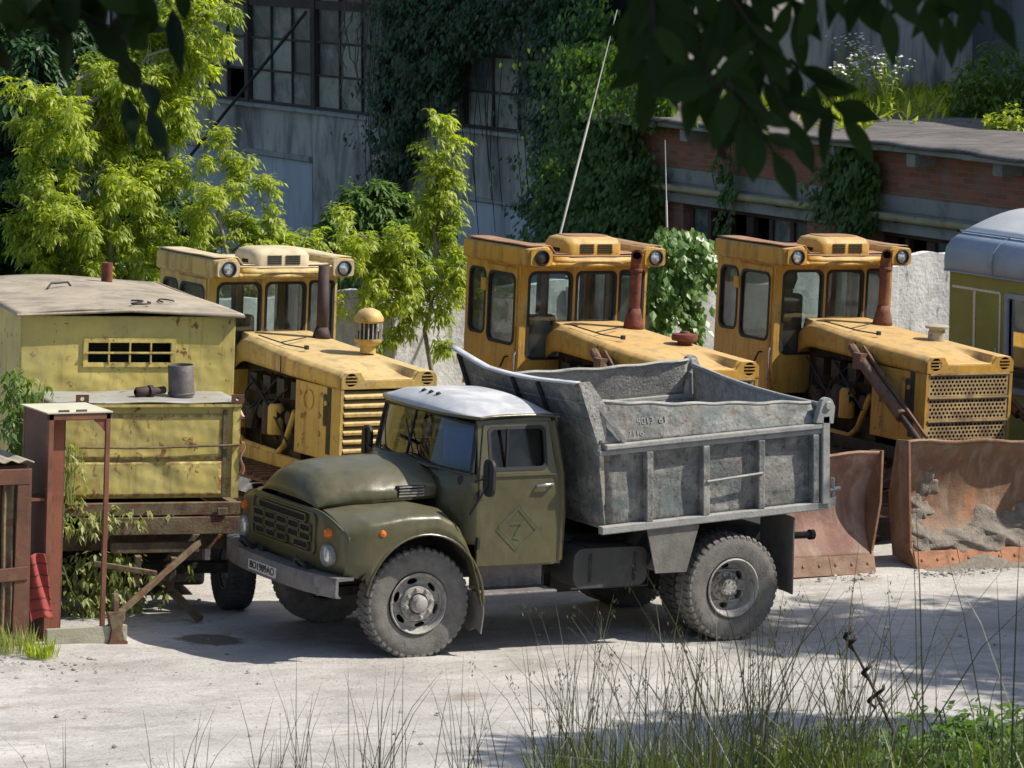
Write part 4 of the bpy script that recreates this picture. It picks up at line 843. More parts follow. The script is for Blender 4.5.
# ------------------------------------------------------------ crawler tractors (local: nose towards -y, origin on the ground)
def tractor(x0, y0, rz, pm, roofm, lab, grille, stack, cap, blade, seed, dead=(), seat='seat', bx0=0.):
    r = random.Random(seed)
    T = yard('bulldozer' if blade else 'crawler_tractor', x0, y0, rz, label=lab, cat='bulldozer' if blade else 'tractor', group='yellow crawler tractors parked in a row')
    Y = M[pm]; YR = M[roofm]; cf = .30; L0, R0 = -.86, .80; zt = 2.96
    # cab walls
    w1 = rr(-.755, 1.91, -.195, 2.89, .09, 5); w2 = rr(-.135, 2.29, .385, 2.89, .07, 5); w3 = rr(.435, 2.10, .755, 2.90, .04, 5)
    m = MB(); m.panel([[(L0, 1.75), (-.80, 1.42), (-.45, 1.35), (-.25, 1.62), (-.2, 1.70), (.5, 1.7), (R0, 1.7), (R0, zt), (L0, zt)], w1, w2, w3], XZ(cf), .045); m.build('cab_front', Y, T, bevel=.008)
    for lp_, f in ((w1, .0), (w2, 0), (w3, 0)):
        m = MB(); m.panel([lp_], XZ(cf+.02), .005); wn = m.build('window', M['glass'], T)
        m = MB(); m.panel([grow(lp_, .010), grow(lp_, -.020)], XZ(cf-.008), .055); m.build('rubber_seal', M['rub'], wn)
    sw1 = rr(1.10, 2.12, 1.47, 2.86, .09, 5); bk = 1.56
    m = MB(); m.panel([[(1.062, 1.50), (bk, 1.50), (bk, zt), (1.062, zt)], sw1], YZ(L0), .045); m.panel([[(cf+.046, 1.42), (1.06, 1.42), (1.06, zt), (cf+.046, zt)], rect(.39, 1.50, 1.03, 2.90)], YZ(L0+.002), .04)
    m.panel([[(cf+.046, 1.5), (bk, 1.5), (bk, zt), (cf+.046, zt)], rr(.46, 1.95, 1.02, 2.83, .08), rr(1.13, 2.12, 1.46, 2.85, .08)], YZ(R0-.045), .045)
    m.panel([rect(L0+.046, 1.5, R0-.046, zt), rr(-.72, 2.05, .10, 2.85, .09), rr(.20, 2.05, .68, 2.85, .09)], XZ(bk-.045), .045); m.box((L0+.05, cf+.05, 1.45), (R0-.05, bk-.05, 1.50)); m.build('cab_wall', Y, T, bevel=.006)
    m = MB(); m.panel([sw1], YZ(L0+.02), .005); wn = m.build('window', M['glass'], T)
    m = MB(); m.panel([grow(sw1, .01), grow(sw1, -.018)], YZ(L0-.008), .05); m.build('rubber_seal', M['rub'], wn)
    for lp_ in (rr(.46, 1.95, 1.02, 2.83, .08), rr(1.13, 2.12, 1.46, 2.85, .08)):
        m = MB(); m.panel([lp_], YZ(R0-.02), .005); wn = m.build('window', M['glass'], T); m = MB(); m.panel([grow(lp_, .01), grow(lp_, -.018)], YZ(R0-.05), .055); m.build('rubber_seal', M['rub'], wn)
    for lp_ in (rr(-.72, 2.05, .10, 2.85, .09), rr(.20, 2.05, .68, 2.85, .09)):
        m = MB(); m.panel([lp_], XZ(bk-.02), .005); wn = m.build('window', M['glass'], T); m = MB(); m.panel([grow(lp_, .01), grow(lp_, -.018)], XZ(bk-.05), .055); m.build('rubber_seal', M['rub'], wn)
    # door
    sw2 = rr(.40, 2.06, 1.00, 2.85, .09, 5)
    m = MB(); m.panel([[(.36, 1.46), (1.055, 1.46), (1.055, 2.93), (.36, 2.93)], sw2], YZ(L0-.014), .03); dr = m.build('door', Y, T, bevel=.006)
    m = MB(); m.panel([sw2], YZ(L0), .005); wn = m.build('window', M['glass'], dr)
    m = MB(); m.panel([grow(sw2, .012), grow(sw2, -.018)], YZ(L0-.022), .045); m.build('rubber_seal', M['rub'], dr)
    m = MB(); m.tube([(L0-.02, .50, 1.92), (L0-.06, .50, 1.92), (L0-.065, .58, 1.80)], .012, 5); m.build('handle', M['rub'], dr)
    for z in (2.62, 1.62): m = MB(); m.box((L0-.055, 1.00, z), (L0-.0145, 1.12, z+.14)); m.build('hinge', Y, dr, bevel=.006)
    m = MB(); m.tube([(L0-.01, .33, 2.0), (L0-.05, .31, 1.95), (L0-.05, .31, 1.62), (L0-.01, .33, 1.56)], .012, 6); m.build('grab_rail', M['rim'], T, smooth=60)
    # roof: side boxes with lamps, visor between them, cooler box on top
    ro = MB(); ro.box((-.93, .08, 2.962), (.87, 1.55, 3.02)); ro.panel([[(-.94, 2.975), (-.60, 2.975), (-.60, 3.13), (-.66, 3.20), (-.94, 3.17)]], XZ(.05), 1.48); ro.panel([[(.88, 2.975), (.88, 3.17), (.62, 3.20), (.56, 3.13), (.56, 2.975)]], XZ(.05), 1.48)
    ro.box((-.60, .12, 3.02), (.56, 1.52, 3.10)); rf_ = ro.build('roof', Y, T, bevel=.025)
    m = MB(); m.grid(lambda u, v: (-.915+1.77*u, .09+1.42*v, (3.198 if (u < .17 or u > .85) else 3.112)+.004*sin(9*u+7*v)), 24, 12); m.build('roof_skin', YR, rf_, smooth=50, solid=.008)
    m = MB(); m.grid(lambda u, v: (-.60+1.16*u, .12-.11*sin(pi*u)**.6*v, 3.115-.10*v), 16, 3); m.grid(lambda u, v: (-.60+1.16*u, .12-.11*sin(pi*u)**.6, 3.015-.05*v), 16, 1); m.build('visor', Y, rf_, smooth=30, solid=.012)
    m = MB(); m.tube([(-.62, .03, 3.10), (-.4, -.02, 3.095), (.36, -.02, 3.095), (.56, .03, 3.10)], .012, 5); m.build('visor_lip', YR, rf_)
    ac = MB(); nn = [(rr(-.42, .06, .32, .62, .10, 4), 3.09), (rr(-.42, .06, .32, .62, .10, 4), 3.22), (rr(-.39, .10, .29, .59, .10, 4), 3.275), (rr(-.33, .17, .23, .53, .10, 4), 3.30)]
    k = len(nn[0][0]); vs = [(p[0], p[1], z) for l, z in nn for p in l]; fs = [(i*k+j, i*k+(j+1) % k, (i+1)*k+(j+1) % k, (i+1)*k+j) for i in range(3) for j in range(k)]+[tuple(3*k+j for j in range(k))]
    ac.add(vs, fs); acb = ac.build('cooler_box', YR if roofm == 'roofA' else Y, T, smooth=50)
    m = MB(); m.add([(-.50, .10, 3.322), (.26, .10, 3.322), (.26, .86, 3.322), (-.50, .86, 3.322)], [(0, 1, 2, 3)])
    for (a_, b_) in ((-.25, -.07), (-.02, .17)):
        m = MB()
        for q in range(5): m.box((a_, .052, 3.125+.022*q), (b_, .059, 3.135+.022*q))
        m.build('louvre', M['black'], acb)
    m = MB(); m.box((-.427, .22, 3.13), (-.421, .36, 3.17)); m.build('side_slot', M['black'], acb)
    if roofm != 'roofA': m = MB(); m.panel([rr(-.32, .18, .22, .52, .10, 4)], XY(3.302), .006); m.build('rust_top', M['roofB'], acb)
    for i, xx in enumerate((-.765, .725)):
        m = MB(); m.panel([rr(xx-.14, 2.985, xx+.13, 3.165, .03), [(xx+.088*cos(t), 3.075+.082*sin(t)) for t in np.linspace(0, 2*pi, 20, endpoint=False)]], XZ(.018), .03); hl = m.build('headlight', YR if roofm == 'roofA' else Y, T)
        m = MB(); m.lathe([(.088, .02), (.092, -.02), (.078, -.025), (.074, .02)], (xx, .02, 3.075), (0, 1, 0), 22); m.build('rim', M['rub'], hl, smooth=40)
        m = MB(); m.lathe([(0, -.012), (.05, -.006), (.078, .01)], (xx, .02, 3.075), (0, 1, 0), 22); m.build('lens', M['lensdead'] if i in dead else M['lens'], hl, smooth=60)
    # bonnet
    def top(x, y):
        q = min(1, max(0, (y+2.35)/2.6)); z = 2.165+.16*q-.02*sin(pi*q)
        d = max(0, min(1, (.36-abs(x))/.05))*max(0, min(1, (-1.55-y)/.55)); return z-.085*d
    def hood(u, v):
        y = .30-2.65*u; hw = .50+.10*min(1, u*1.7)
        a = abs(2*v-1); sg = -1 if v < .5 else 1; zb = 1.985+.05*(1-u)
        if a > .82: q = (1-a)/.18; x = hw; z = zb+(top(hw-.06, y)-.05-zb)*q
        elif a > .70: q = (.82-a)/.12; x = hw-.07*q; z = top(hw-.06, y)-.05*(1-q)
        else: x = (hw-.07)*a/.70; z = top(x, y)
        back = max(0, (u < .12)*(.12-u)/.12); 
        return (sg*x, y, z-.12*back*back*(0 if a < .7 else 1))
    m = MB(); m.grid(hood, 34, 50); hd = m.build('bonnet', Y, T, smooth=35, solid=.014)
    fl = [(-.60, 1.985), (.60, 1.985), (.60, 2.11), (.55, 2.165), (.36, 2.165), (.30, 2.075), (-.30, 2.075), (-.36, 2.165), (-.55, 2.165), (-.60, 2.11)]
    m = MB(); m.panel([fl, [(-.475+.072*cos(t), 2.085+.072*sin(t)) for t in np.linspace(0, 2*pi, 18, endpoint=False)], [(.475+.072*cos(t), 2.085+.072*sin(t)) for t in np.linspace(0, 2*pi, 18, endpoint=False)]], XZ(-2.365), .02); m.build('bonnet_nose', Y, T, bevel=.004)
    for xx in (-.475, .475):
        m = MB(); m.lathe([(0, .05), (.072, .04)], (xx, -2.36, 2.085), (0, 1, 0), 18); la = m.build('nose_vent', M['black'], T)
        m = MB()
        for q in (-1, 0, 1): hw_ = sqrt(.072**2-(q*.036)**2); m.bar((xx-hw_, -2.360, 2.085+q*.036), (xx+hw_, -2.360, 2.085+q*.036), .012, .014)
        m.build('slat', Y, la)
    m = MB(); m.tube([(-.42, -.1, 2.335), (-.40, -.75, 2.295), (-.28, -1.0, 2.28)], .008, 5); m.tube([(.05, -.35, 2.325), (-.4, -.62, 2.31)], .007, 5); m.box((-.30, -1.0, 2.265), (-.26, -.96, 2.31)); m.box((-.62, -1.02, 2.02), (-.612, -1.0, 2.2)); m.build('bonnet_latch', M['rub'], hd)
    if not blade:
        m = MB(); m.lathe([(0, 0), (.07, 0), (.07, .004), (0, .004)], (-.18, -1.95, 2.105), (0, 0, 1), 18); m.build('filler_hole', M['black'], hd)
    # side panels, radiator shell
    for sg in (-1, 1):
        m = MB(); m.box((sg*.575, -2.33, 1.18), (sg*.595, -1.34, 1.982)); sp_ = m.build('side_panel', Y, T, bevel=.004)
        m = MB(); m.lathe([(.10, 0), (.10, .012), (.115, .012), (.115, 0)], (sg*.595, -1.65, 1.80), (sg, 0, 0), 22, True); m.build('round_flange', Y, sp_, smooth=40)
        for (yy, zz) in ((-1.5, 1.6), (-1.45, 1.85), (-1.9, 1.65), (-1.9, 1.45), (-2.05, 1.8)): m = MB(); m.lathe([(.03, 0), (.03, .02), (0, .025)], (sg*.595, yy, zz), (sg, 0, 0), 8); m.build('bolt', Y, sp_, smooth=40)
        m = MB(); m.box((sg*.597, -2.14+r.uniform(-.02, .02), 1.25), (sg*.601, -2.06, 1.98)); m.box((sg*.597, -2.05, 1.55), (sg*.60, -1.98, 1.9)); m.build('soot_streak', M['dark'], sp_)
    m = MB(); m.box((-.6, -2.33, 1.14), (.6, -2.25, 1.18)); m.box((-.6, -2.36, 1.15), (-.555, -2.28, 1.984)); m.box((.555, -2.36, 1.15), (.6, -2.28, 1.984)); m.build('radiator_shell', Y, T, bevel=.005)
    m = MB(); m.box((-.55, -2.29, 1.18), (.55, -2.27, 1.98)); m.build('radiator', M['black'], T)
    gm = MB()
    if grille == 'slats':
        for q in range(8):
            z = 1.22+.098*q
            gm.add([(-.55, -2.30, z+.055), (.55, -2.30, z+.055+r.uniform(-.01, .01)), (.55, -2.365, z), (-.55, -2.365, z+r.uniform(-.01, .01)), (-.55, -2.365, z-.025), (.55, -2.365, z-.025)], [(0, 1, 2, 3), (3, 2, 5, 4)])
        gm.build('grille', M['roofA'] if False else Y, T, solid=.006)
    else:
        for q in range(3):
            z0 = 1.205+.262*q; z1 = z0+.235; holes = []
            for i in range(20):
                for j in range(5):
                    cx = -.515+.0525*i+(.0262 if j % 2 else 0); cz = z0+.030+.0435*j
                    if cx < .53: holes.append([(cx+.0185*cos(t), cz+.0175*sin(t)) for t in np.linspace(0, 2*pi, 6, endpoint=False)])
            gm.panel([rect(-.55, z0, .55, z1)]+holes, XZ(-2.352), .006)
            gm.box((-.55, -2.372, z1+.003), (.55, -2.345, z1+.022))
        gm.build('grille', mat('grille_paint_%d' % seed, (.42, .30, .15), .6, var=.3, vscale=3, layers=[((.15, .09, .06), 3.5, .48, .62, .8)]), T)
    # engine bay
    m = MB(); m.box((-.34, -1.34, 1.0), (.34, .28, 2.0)); m.box((-.50, -1.33, .95), (.50, -1.0, 1.35)); m.box((-.45, -2.2, .8), (.45, .3, 1.0))
    for q in range(4): m.lathe([(.08, 0), (.08, .22), (0, .22)], (-.36, -1.15+.33*q, 1.52), (-1, 0, 0), 12); m.box((-.50, -1.22+.33*q, 1.72), (-.34, -1.05+.33*q, 1.92))
    m.lathe([(0, 0), (.11, 0), (.11, .34), (.08, .38), (0, .38)], (-.50, -.62, 1.28), (0, 0, 1), 14); m.lathe([(0, 0), (.09, 0), (.09, .26), (0, .26)], (-.52, -.22, 1.30), (0, 0, 1), 14); m.build('engine', M['dark'], T, smooth=40)
    m = MB(); m.lathe([(0, 0), (.095, 0), (.095, .30), (.07, .34), (0, .34)], (-.54, -.80, 1.30), (0, 0, 1), 14); m.tube([(-.56, .1, 1.22), (-.56, -.1, 1.12), (-.56, -.9, 1.10), (-.56, -1.05, 1.2), (-.56, -1.28, 1.62)], .035, 8); m.build('fuel_filter', Y, T, smooth=50)
    m = MB()
    for q in range(7):
        a_ = (-.5+r.uniform(-.05, .1), r.uniform(-1.2, .1), 1.9+r.uniform(-.1, .1)); b_ = (-.56+r.uniform(-.05, .05), r.uniform(-1.2, .1), 1.2+r.uniform(-.1, .3)); c_ = (-.64, (a_[1]+b_[1])/2+r.uniform(-.3, .3), (a_[2]+b_[2])/2)
        pts = [tuple((1-t)**2*p_+2*t*(1-t)*s_+t*t*q_ for p_, s_, q_ in zip(a_, c_, b_)) for t in np.linspace(0, 1, 9)]; m.tube(pts, .013, 6)
    m.build('hose', M['rub'], T, smooth=60)
    m = MB(); m.box((-.62, -2.30, .96), (-.55, .3, 1.10)); m.box((.55, -2.30, .96), (.62, .3, 1.10)); m.box((-1.0, -.1, 1.28), (1.0, 1.6, 1.38)); m.box((-.5, .9, .7), (.5, 1.9, 1.3)); m.box((-.9, .3, 1.38), (.84, 1.6, 1.46)); m.build('main_frame', Y if pm == 'yelA' else M['dark'], T, bevel=.01)
    # tracks
    for sg in (-1, 1):
        m = MB(); prof = []
        for t in np.linspace(pi/2, 3*pi/2, 9): prof.append((-1.55+.42*cos(t), .47+.42*sin(t)))
        for t in np.linspace(-pi/2, pi/2, 9): prof.append((1.55+.42*cos(t), .47+.42*sin(t)))
        pts = []
        for a_, b_ in zip(prof, prof[1:]+prof[:1]):
            d = math.dist(a_, b_); k_ = max(1, int(d/.17)); pts += [(a_[0]+(b_[0]-a_[0])*i/k_, a_[1]+(b_[1]-a_[1])*i/k_) for i in range(k_)]
        n_ = len(pts)
        for i in range(n_):
            a_ = pts[i]; b_ = pts[(i+1) % n_]; d = Vector((b_[0]-a_[0], b_[1]-a_[1])); ln = d.length
            if ln < .03: continue
            d /= ln; nr = Vector((d.y, -d.x)); nr = nr if (Vector(a_)-Vector((0, .47))).dot(nr) > 0 or abs(a_[0]) < 1.5 and (nr.y > 0) == (a_[1] > .47) else -nr
            A_ = Vector((0, a_[0], a_[1])); B_ = Vector((0, b_[0]-.012*d.x, b_[1]-.012*d.y)); n3 = Vector((0, nr.x, nr.y))
            x0_, x1_ = sg*.64, sg*1.12
            vs = [Vector((xx, 0, 0))+P_+n3*h for P_ in (A_, B_) for xx in (x0_, x1_) for h in (0, .03)]; m.add(vs, [(0, 1, 3, 2), (4, 6, 7, 5), (0, 4, 5, 1), (2, 3, 7, 6), (1, 5, 7, 3), (0, 2, 6, 4)])
            vs = [Vector((xx, 0, 0))+A_.lerp(B_, t)+n3*h for t in (.0, .16) for xx in (x0_, x1_) for h in (.028, .075)]; m.add(vs, [(0, 1, 3, 2), (4, 6, 7, 5), (0, 4, 5, 1), (2, 3, 7, 6), (1, 5, 7, 3), (0, 2, 6, 4)])
        tk_ = m.build('track', M['track'], T)
        m = MB(); m.box((sg*.78, -1.4, .28), (sg*.98, 1.4, .62))
        for yy, rd in ((-1.55, .37), (1.55, .38), (-.95, .15), (-.5, .15), (0, .15), (.5, .15), (.95, .15)): m.lathe([(0, -.1), (rd*.6, -.1), (rd, -.06), (rd, .06), (rd*.6, .1), (0, .1)], (sg*.88, yy, .47 if rd > .2 else .24), (1, 0, 0), 20)
        m.build('rollers', M['track'], tk_, smooth=40)
        m = MB(); m.box((sg*.62, .3, 1.02), (sg*1.14, 1.75, 1.06)); m.box((sg*.62, .3, .98), (sg*.66, 1.75, 1.4)); m.build('fender', Y, T, bevel=.01)
    # interior
    m = MB(); m.box((-.22, .95, 1.5), (.28, 1.38, 1.78)); m.build('seat_base', M['leather'], T, bevel=.03)
    if seat == 'seat':
        m = MB(); m.box((-.20, 1.26, 1.78), (.22, 1.40, 2.52)); m.build('seat_back', M['leather'], T, bevel=.05); m = MB(); m.lathe([(0, -.14), (.08, -.12), (.12, 0), (.10, .12), (0, .15)], (.01, 1.33, 2.70), (0, 0, 1), 14); m.build('headrest', M['leather'], T, smooth=60)
    elif seat == 'ribs':
        for q in range(3): m = MB(); m.box((-.22+.16*q, 1.22, 1.75), (-.08+.16*q, 1.38, 2.42)); m.build('seat_cushion', M['leather'], T, bevel=.05)
    else:
        m = MB(); m.grid(lambda u, v: (-.34+.6*u, .98+.25*sin(3*u)*v, 1.75+.62*v*(1-abs(2*u-1.0)**1.5)+.03*sin(17*u+5*v)), 16, 10); m.build('seat_cover', M['cloth'], T, smooth=60, solid=.02); m = MB(); m.box((-.20, 1.28, 1.78), (.22, 1.42, 2.30)); m.build('seat_back', M['leather'], T, bevel=.05)
    m = MB()
    for xx in (-.7, -.62, -.05, .05): m.tube([(xx, .7, 1.5), (xx+.02, .62, 1.98+.05*r.random())], .010, 5); m.lathe([(0, -.02), (.022, 0), (0, .03)], (xx+.02, .62, 2.0), (0, 0, 1), 8)
    m.box((-.1, .36, 1.5), (.7, .52, 2.05)); m.box((-.75, .40, 1.5), (-.2, .48, 1.80)); m.build('controls', M['leather'], T)
    # exhaust
    sx, sy = .36, -.16
    m = MB()
    if stack == 'straight': m.tube([(sx, sy, 2.2), (sx, sy, 3.13)], .062, 16, False); m.tube([(sx, sy, 2.2), (sx, sy, 3.12)], .05, 12, False); m.lathe([(.11, 0), (.09, .08), (.065, .14)], (sx, sy, 2.28), (0, 0, 1), 18)
    else:
        pts = [(sx, sy, 2.2), (sx, sy, 2.55), (sx+.005, sy, 2.9), (sx-.005, sy-.0, 3.02), (sx-.03, sy-.05, 3.10), (sx-.08, sy-.13, 3.13)]; m.tube(pts, [.064, .062, .06, .06, .062, .064], 16, False); m.tube([pts[-1], pts[-2]], [.052, .05], 12, False); m.lathe([(.12, 0), (.11, .06), (.085, .16), (.065, .24)], (sx, sy, 2.28), (0, 0, 1), 18)
        m.lathe([(.066, 0), (.072, .005), (.072, .035), (.066, .04)], (sx, sy, 2.93), (0, 0, 1), 18)
    m.build('exhaust', M['exhdark'] if stack == 'straight' else M['exh'] if seed == 5 else M['oldred'], T, smooth=50, solid=.004)
    cx, cy = .38, -1.2
    if cap == 'tall':
        m = MB(); m.lathe([(.09, 0), (.09, .08), (.13, .10), (.155, .13), (.155, .16), (.10, .16)], (cx, cy, 2.24), (0, 0, 1), 22); ic = m.build('air_prefilter', Y, T, smooth=40); m = MB(); m.lathe([(.14, .34), (.165, .36), (.165, .40), (.12, .47), (.05, .50), (0, .505)], (cx, cy, 2.24), (0, 0, 1), 22); m.build('dome', Y, ic, smooth=40)
        m = MB(); m.lathe([(.12, .16), (.12, .24)], (cx, cy, 2.24), (0, 0, 1), 22); m.build('dust_bowl', M['rub'], ic)
        m = MB()
        for q in range(18): t = 2*pi*q/18; m.box((cx+.145*cos(t)-.006, cy+.145*sin(t)-.006, 2.40), (cx+.145*cos(t)+.006, cy+.145*sin(t)+.006, 2.59))
        m.build('cage', M['rim'], ic); m = MB(); m.lathe([(.10, .24), (.10, .34)], (cx, cy, 2.24), (0, 0, 1), 22); m.build('core', M['dark'], ic)
    elif cap == 'low':
        m = MB(); m.lathe([(.08, 0), (.08, .04), (.14, .05), (.15, .08), (.14, .12), (.06, .13), (.05, .15), (0, .155)], (cx, cy, 2.22), (0, 0, 1), 22); m.build('air_intake_cap', M['exh'], T, smooth=40)
    else:
        m = MB(); m.lathe([(.10, 0), (.10, .10), (.09, .11), (.09, .13), (.135, .14), (.14, .165), (.11, .18), (0, .185)], (cx, cy, 2.22), (0, 0, 1), 22); m.build('air_intake_cap', mat('pale_cap', (.40, .36, .28), .8, var=.2, layers=[(RUST, 9, .58, .64, .7)]), T, smooth=40)
    # blade
    if blade:
        xa, xb, yb_ = -1.5+bx0, 1.62+bx0, -3.35
        bh_ = 1.2 if blade == 1 else 1.10
        def bl(u, v): q = v; return (xa+(xb-xa)*u+.12*(1-q)**2*(1-2*u), yb_+.02+.30*sin(pi*q)*.75+.05*q+.012*sin(11*u)*sin(5*v)+.02*sin(17*u+2)*v**4, .16+bh_*q+(.018*sin(7*u+1)+.012*sin(23*u))*v**3)
        m = MB(); m.grid(bl, 60, 24); B_ = m.build('blade', M['blade'] if blade == 1 else M['blade2'], T, smooth=60, solid=.03)
        m = MB()
        for k_ in range(5): m.panel([rect(xa+.11+(xb-xa-.22)*k_/5+.002, .0, xa+.11+(xb-xa-.22)*(k_+1)/5-.002, .19)], lambda u, v, t: (u, yb_-.10+.5*v*.9+t, v+.0), .03)
        m.build('cutting_edge', M['edge'] if blade == 1 else M['blade'], B_, bevel=.005)
        m = MB()
        for k_ in range(14): xx = xa+.2+(xb-xa-.4)*k_/13; m.lathe([(.018, 0), (.015, .01), (0, .012)], (xx, yb_-.055, .105), (0, -.9, .4), 8)
        m.build('bolts', M['edge'], B_)
        for xe in (xa, xb-.03):
            m = MB(); m.panel([[(yb_-.10, .01), (yb_+.02, .22), (yb_+.0, .75), (yb_+.04, .2+bh_), (yb_+.26, .18+bh_), (yb_+.38, .75), (yb_+.36, .1)]], lambda u, v, t, xe=xe: (xe+t+.12*max(0, 1-v/1.3)**2*(1 if xe < 0 else -1), u, v), .03); m.build('blade_end', M['edge'] if False else M['blade'], B_, bevel=.004)
        m = MB(); m.tube([bl(k_/20, 1) for k_ in range(21)], .022, 6); m.build('top_rib', M['blade'], B_, smooth=60)
        m = MB(); m.box((xa+.2, yb_+.28, .35), (xb-.2, yb_+.42, .50)); m.box((xa+.2, yb_+.28, .95), (xb-.2, yb_+.40, 1.08))
        for sg in (-1, 1):
            m.bar((sg*1.32, yb_+.3, .35), (sg*1.32, .6, .45), .14, .20); m.bar((sg*1.30, yb_+.35, 1.05), (sg*1.30, -1.6, .50), .08, .10)
        m.build('push_arm', M['dark'] if blade == 1 else M['oldred'], T, bevel=.01)
        for sg in (-1, 1):
            m = MB(); m.tube([(sg*.70, -1.25, 2.02), (sg*.82, -2.25, 1.50)], .075, 12); m.tube([(sg*.70, -1.22, 2.02), (sg*.66, -1.0, 2.14)], .05, 8); m.box((sg*.60, -1.35, 1.92), (sg*.78, -1.2, 2.1)); m.tube([(sg*.64, -1.2, 2.16), (sg*.74, -1.8, 1.86), (sg*.80, -2.7, 1.32)], .022, 6); hc = m.build('lift_cylinder', M['track'] if sg < 0 else M['dark'], T, smooth=40)
            m = MB(); m.tube([(sg*.82, -2.25, 1.50), (sg*.90, -3.0, 1.08)], .04, 10); m.lathe([(0, -.08), (.09, -.08), (.09, .08), (0, .08)], (sg*.90, -3.02, 1.06), (1, 0, 0), 14); m.build('piston_rod', M['dark'], hc, smooth=40)
        # mud sticking on the blade
        if blade == 1:
            vs = []; fs = []; m = MB()
            for (u0, v0, ru, rv, hh) in ((.25, .10, .22, .13, .10), (.42, .14, .16, .20, .10), (.55, .24, .10, .17, .09), (.08, .14, .07, .14, .08), (.10, .38, .05, .12, .05), (.14, .60, .045, .12, .045), (.68, .12, .16, .14, .10), (.85, .10, .12, .12, .08), (.05, .28, .04, .12, .05)):
                def md(u, v, u0=u0, v0=v0, ru=ru, rv=rv, hh=hh):
                    t = 2*pi*u; q = v*(1+.28*sin(3*t+u0*20)+.18*sin(7*t+v0*9)); U = min(.99, max(.01, u0+ru*q*cos(t))); V_ = min(.97, max(.0, v0+rv*q*sin(t))); p_ = bl(U, V_)
                    return (p_[0], p_[1]-.02-hh*max(0, 1-v**1.6)*(.7+.3*sin(40*U+30*V_))+.03*(v > .95), p_[2])
                m.grid(md, 40, 8)
            m.build('caked_mud', M['mud'], B_, smooth=60)
    return T
tractor(8.93, 5.12, 0, 'yelC', 'roofB', 'amber bulldozer at the right with perforated grille and muddy rusty blade', 'mesh', 'bent', 'white', 1, 3, seat='seat')
tractor(5.50, 5.12, 0, 'yelB', 'roofB', 'orange yellow bulldozer in the middle behind the tipping body with a bright rust-red exhaust', 'mesh', 'bent', 'low', 2, 5, dead=(0,), seat='cover')
T1_ = tractor(1.86, 5.62, radians(2.2), 'yelA', 'roofA', 'faded pale yellow crawler tractor at the left with slatted grille and straight dark exhaust', 'slats', 'straight', 'tall', 0, 8, seat='ribs'); T1_.scale = (.95, .95, .95)
# soil bank pushed in front of the right blade
m = MB()
m.grid(lambda u, v: (7.5+4.6*u, 1.35+.75*v+.1*sin(9*u), -K*(7.5+4.6*u)-.03+(.15+.06*sin(13*u)+.05*sin(31*u+4*v))*sin(pi*v)**1.0*min(1, u*3+.15)), 60, 14)
tag(m.build('soil_heap', M['mud'], smooth=60), kind='structure')
# two pale poles behind the middle bulldozer
def pole(px0, py0, px1, py1, y0, y1, r, lab):
    a_ = aty(px0, py0, y0); b_ = aty(px1, py1, y1); m = MB(); d = b_-a_; m.tube([(0, 0, 0), tuple(d*.55), tuple(d*.56), tuple(d)], [r*1.2, r*1.2, r*.7, r*.5], 8)
    if r > .015: m.lathe([(r*1.2, -.03), (r*2.2, 0), (r*1.2, .03)], tuple(d*.55), tuple(d), 8)
    o = m.build('pole', M['antenna'], smooth=60); o.location = a_; tag(o, lab, 'pole')
pole(553, 262, 617, 10, 7.6, 7.9, .012, 'thin pale jointed pole leaning up behind the cab of the middle bulldozer')
pole(668, 275, 665, 140, 8.9, 8.9, .011, 'thin pale upright rod by the vine on the yard wall')

# ------------------------------------------------------------ yellow site wagon
WG = yard('site_wagon', -.52, 1.79, radians(-9.7), label='yellow sheet metal site wagon with a barred window strip and a lower front locker', cat='wagon')
m = MB(); m.panel([rect(-2.04, 1.10, .06, 2.78), rect(-1.40, 2.33, -.57, 2.53)], XZ(.40), .03); m.box((-2.04, .43, 1.1), (-2.01, 3.75, 2.78)); m.box((.03, .43, 1.1), (.06, 3.75, 2.78)); m.box((-2.01, 3.72, 1.1), (.03, 3.75, 2.78)); m.box((-2.0, .44, 1.06), (.02, 3.7, 1.12))
m.build('body', M['wagon'], WG, bevel=.008)
m = MB(); m.grid(lambda u, v: (-2.10+2.22*u, .33+3.48*v, 2.795+.05*sin(pi*u)+.012*sin(7*u+5*v)), 30, 30); rf_ = m.build('roof', M['wagroof'], WG, smooth=60, solid=.022)
m = MB(); m.tube([(-2.10, .33, 2.79), (-1.0, .33, 2.84), (.12, .33, 2.79), (.12, 3.8, 2.79)], .016, 6); m.build('roof_bead', M['wagroof'], rf_, smooth=60)
m = MB(); m.tube([(-.8+.1*sin(t*1.9), .9+.35*cos(t)*.7, 2.86+.004*t) for t in np.linspace(0, 4.4, 16)], .009, 5); m.tube([(-.45+.07*cos(t), 1.1+.2*sin(t), 2.86) for t in np.linspace(0, 3.6, 10)], .008, 5); m.tube([(-1.35, 2.4, 2.85), (-1.3, 2.45, 2.90), (-1.1, 2.6, 2.90), (-1.05, 2.6, 2.84)], .012, 5)
o = m.build('wire', M['rub'], rf_, smooth=60)
m = MB(); m.panel([rect(-1.44, 2.29, -.53, 2.57), rect(-1.39, 2.335, -.58, 2.525)], XZ(.385), .03)
for x in (-1.19, -.985, -.78): m.box((x-.009, .372, 2.33), (x+.009, .384, 2.53))
m.box((-1.42, .368, 2.42), (-.55, .380, 2.44)); wf = m.build('window_grate', M['wagon'], WG, bevel=.003)
m = MB(); m.box((-1.42, .60, 2.30), (-.55, .62, 2.55)); m.build('dark_interior', M['black'], wf)
m = MB(); m.tube([(-.55, 3.2, 2.8), (-.55, 3.2, 3.05)], .06, 12); m.build('chimney', M['exh'], WG, smooth=60)
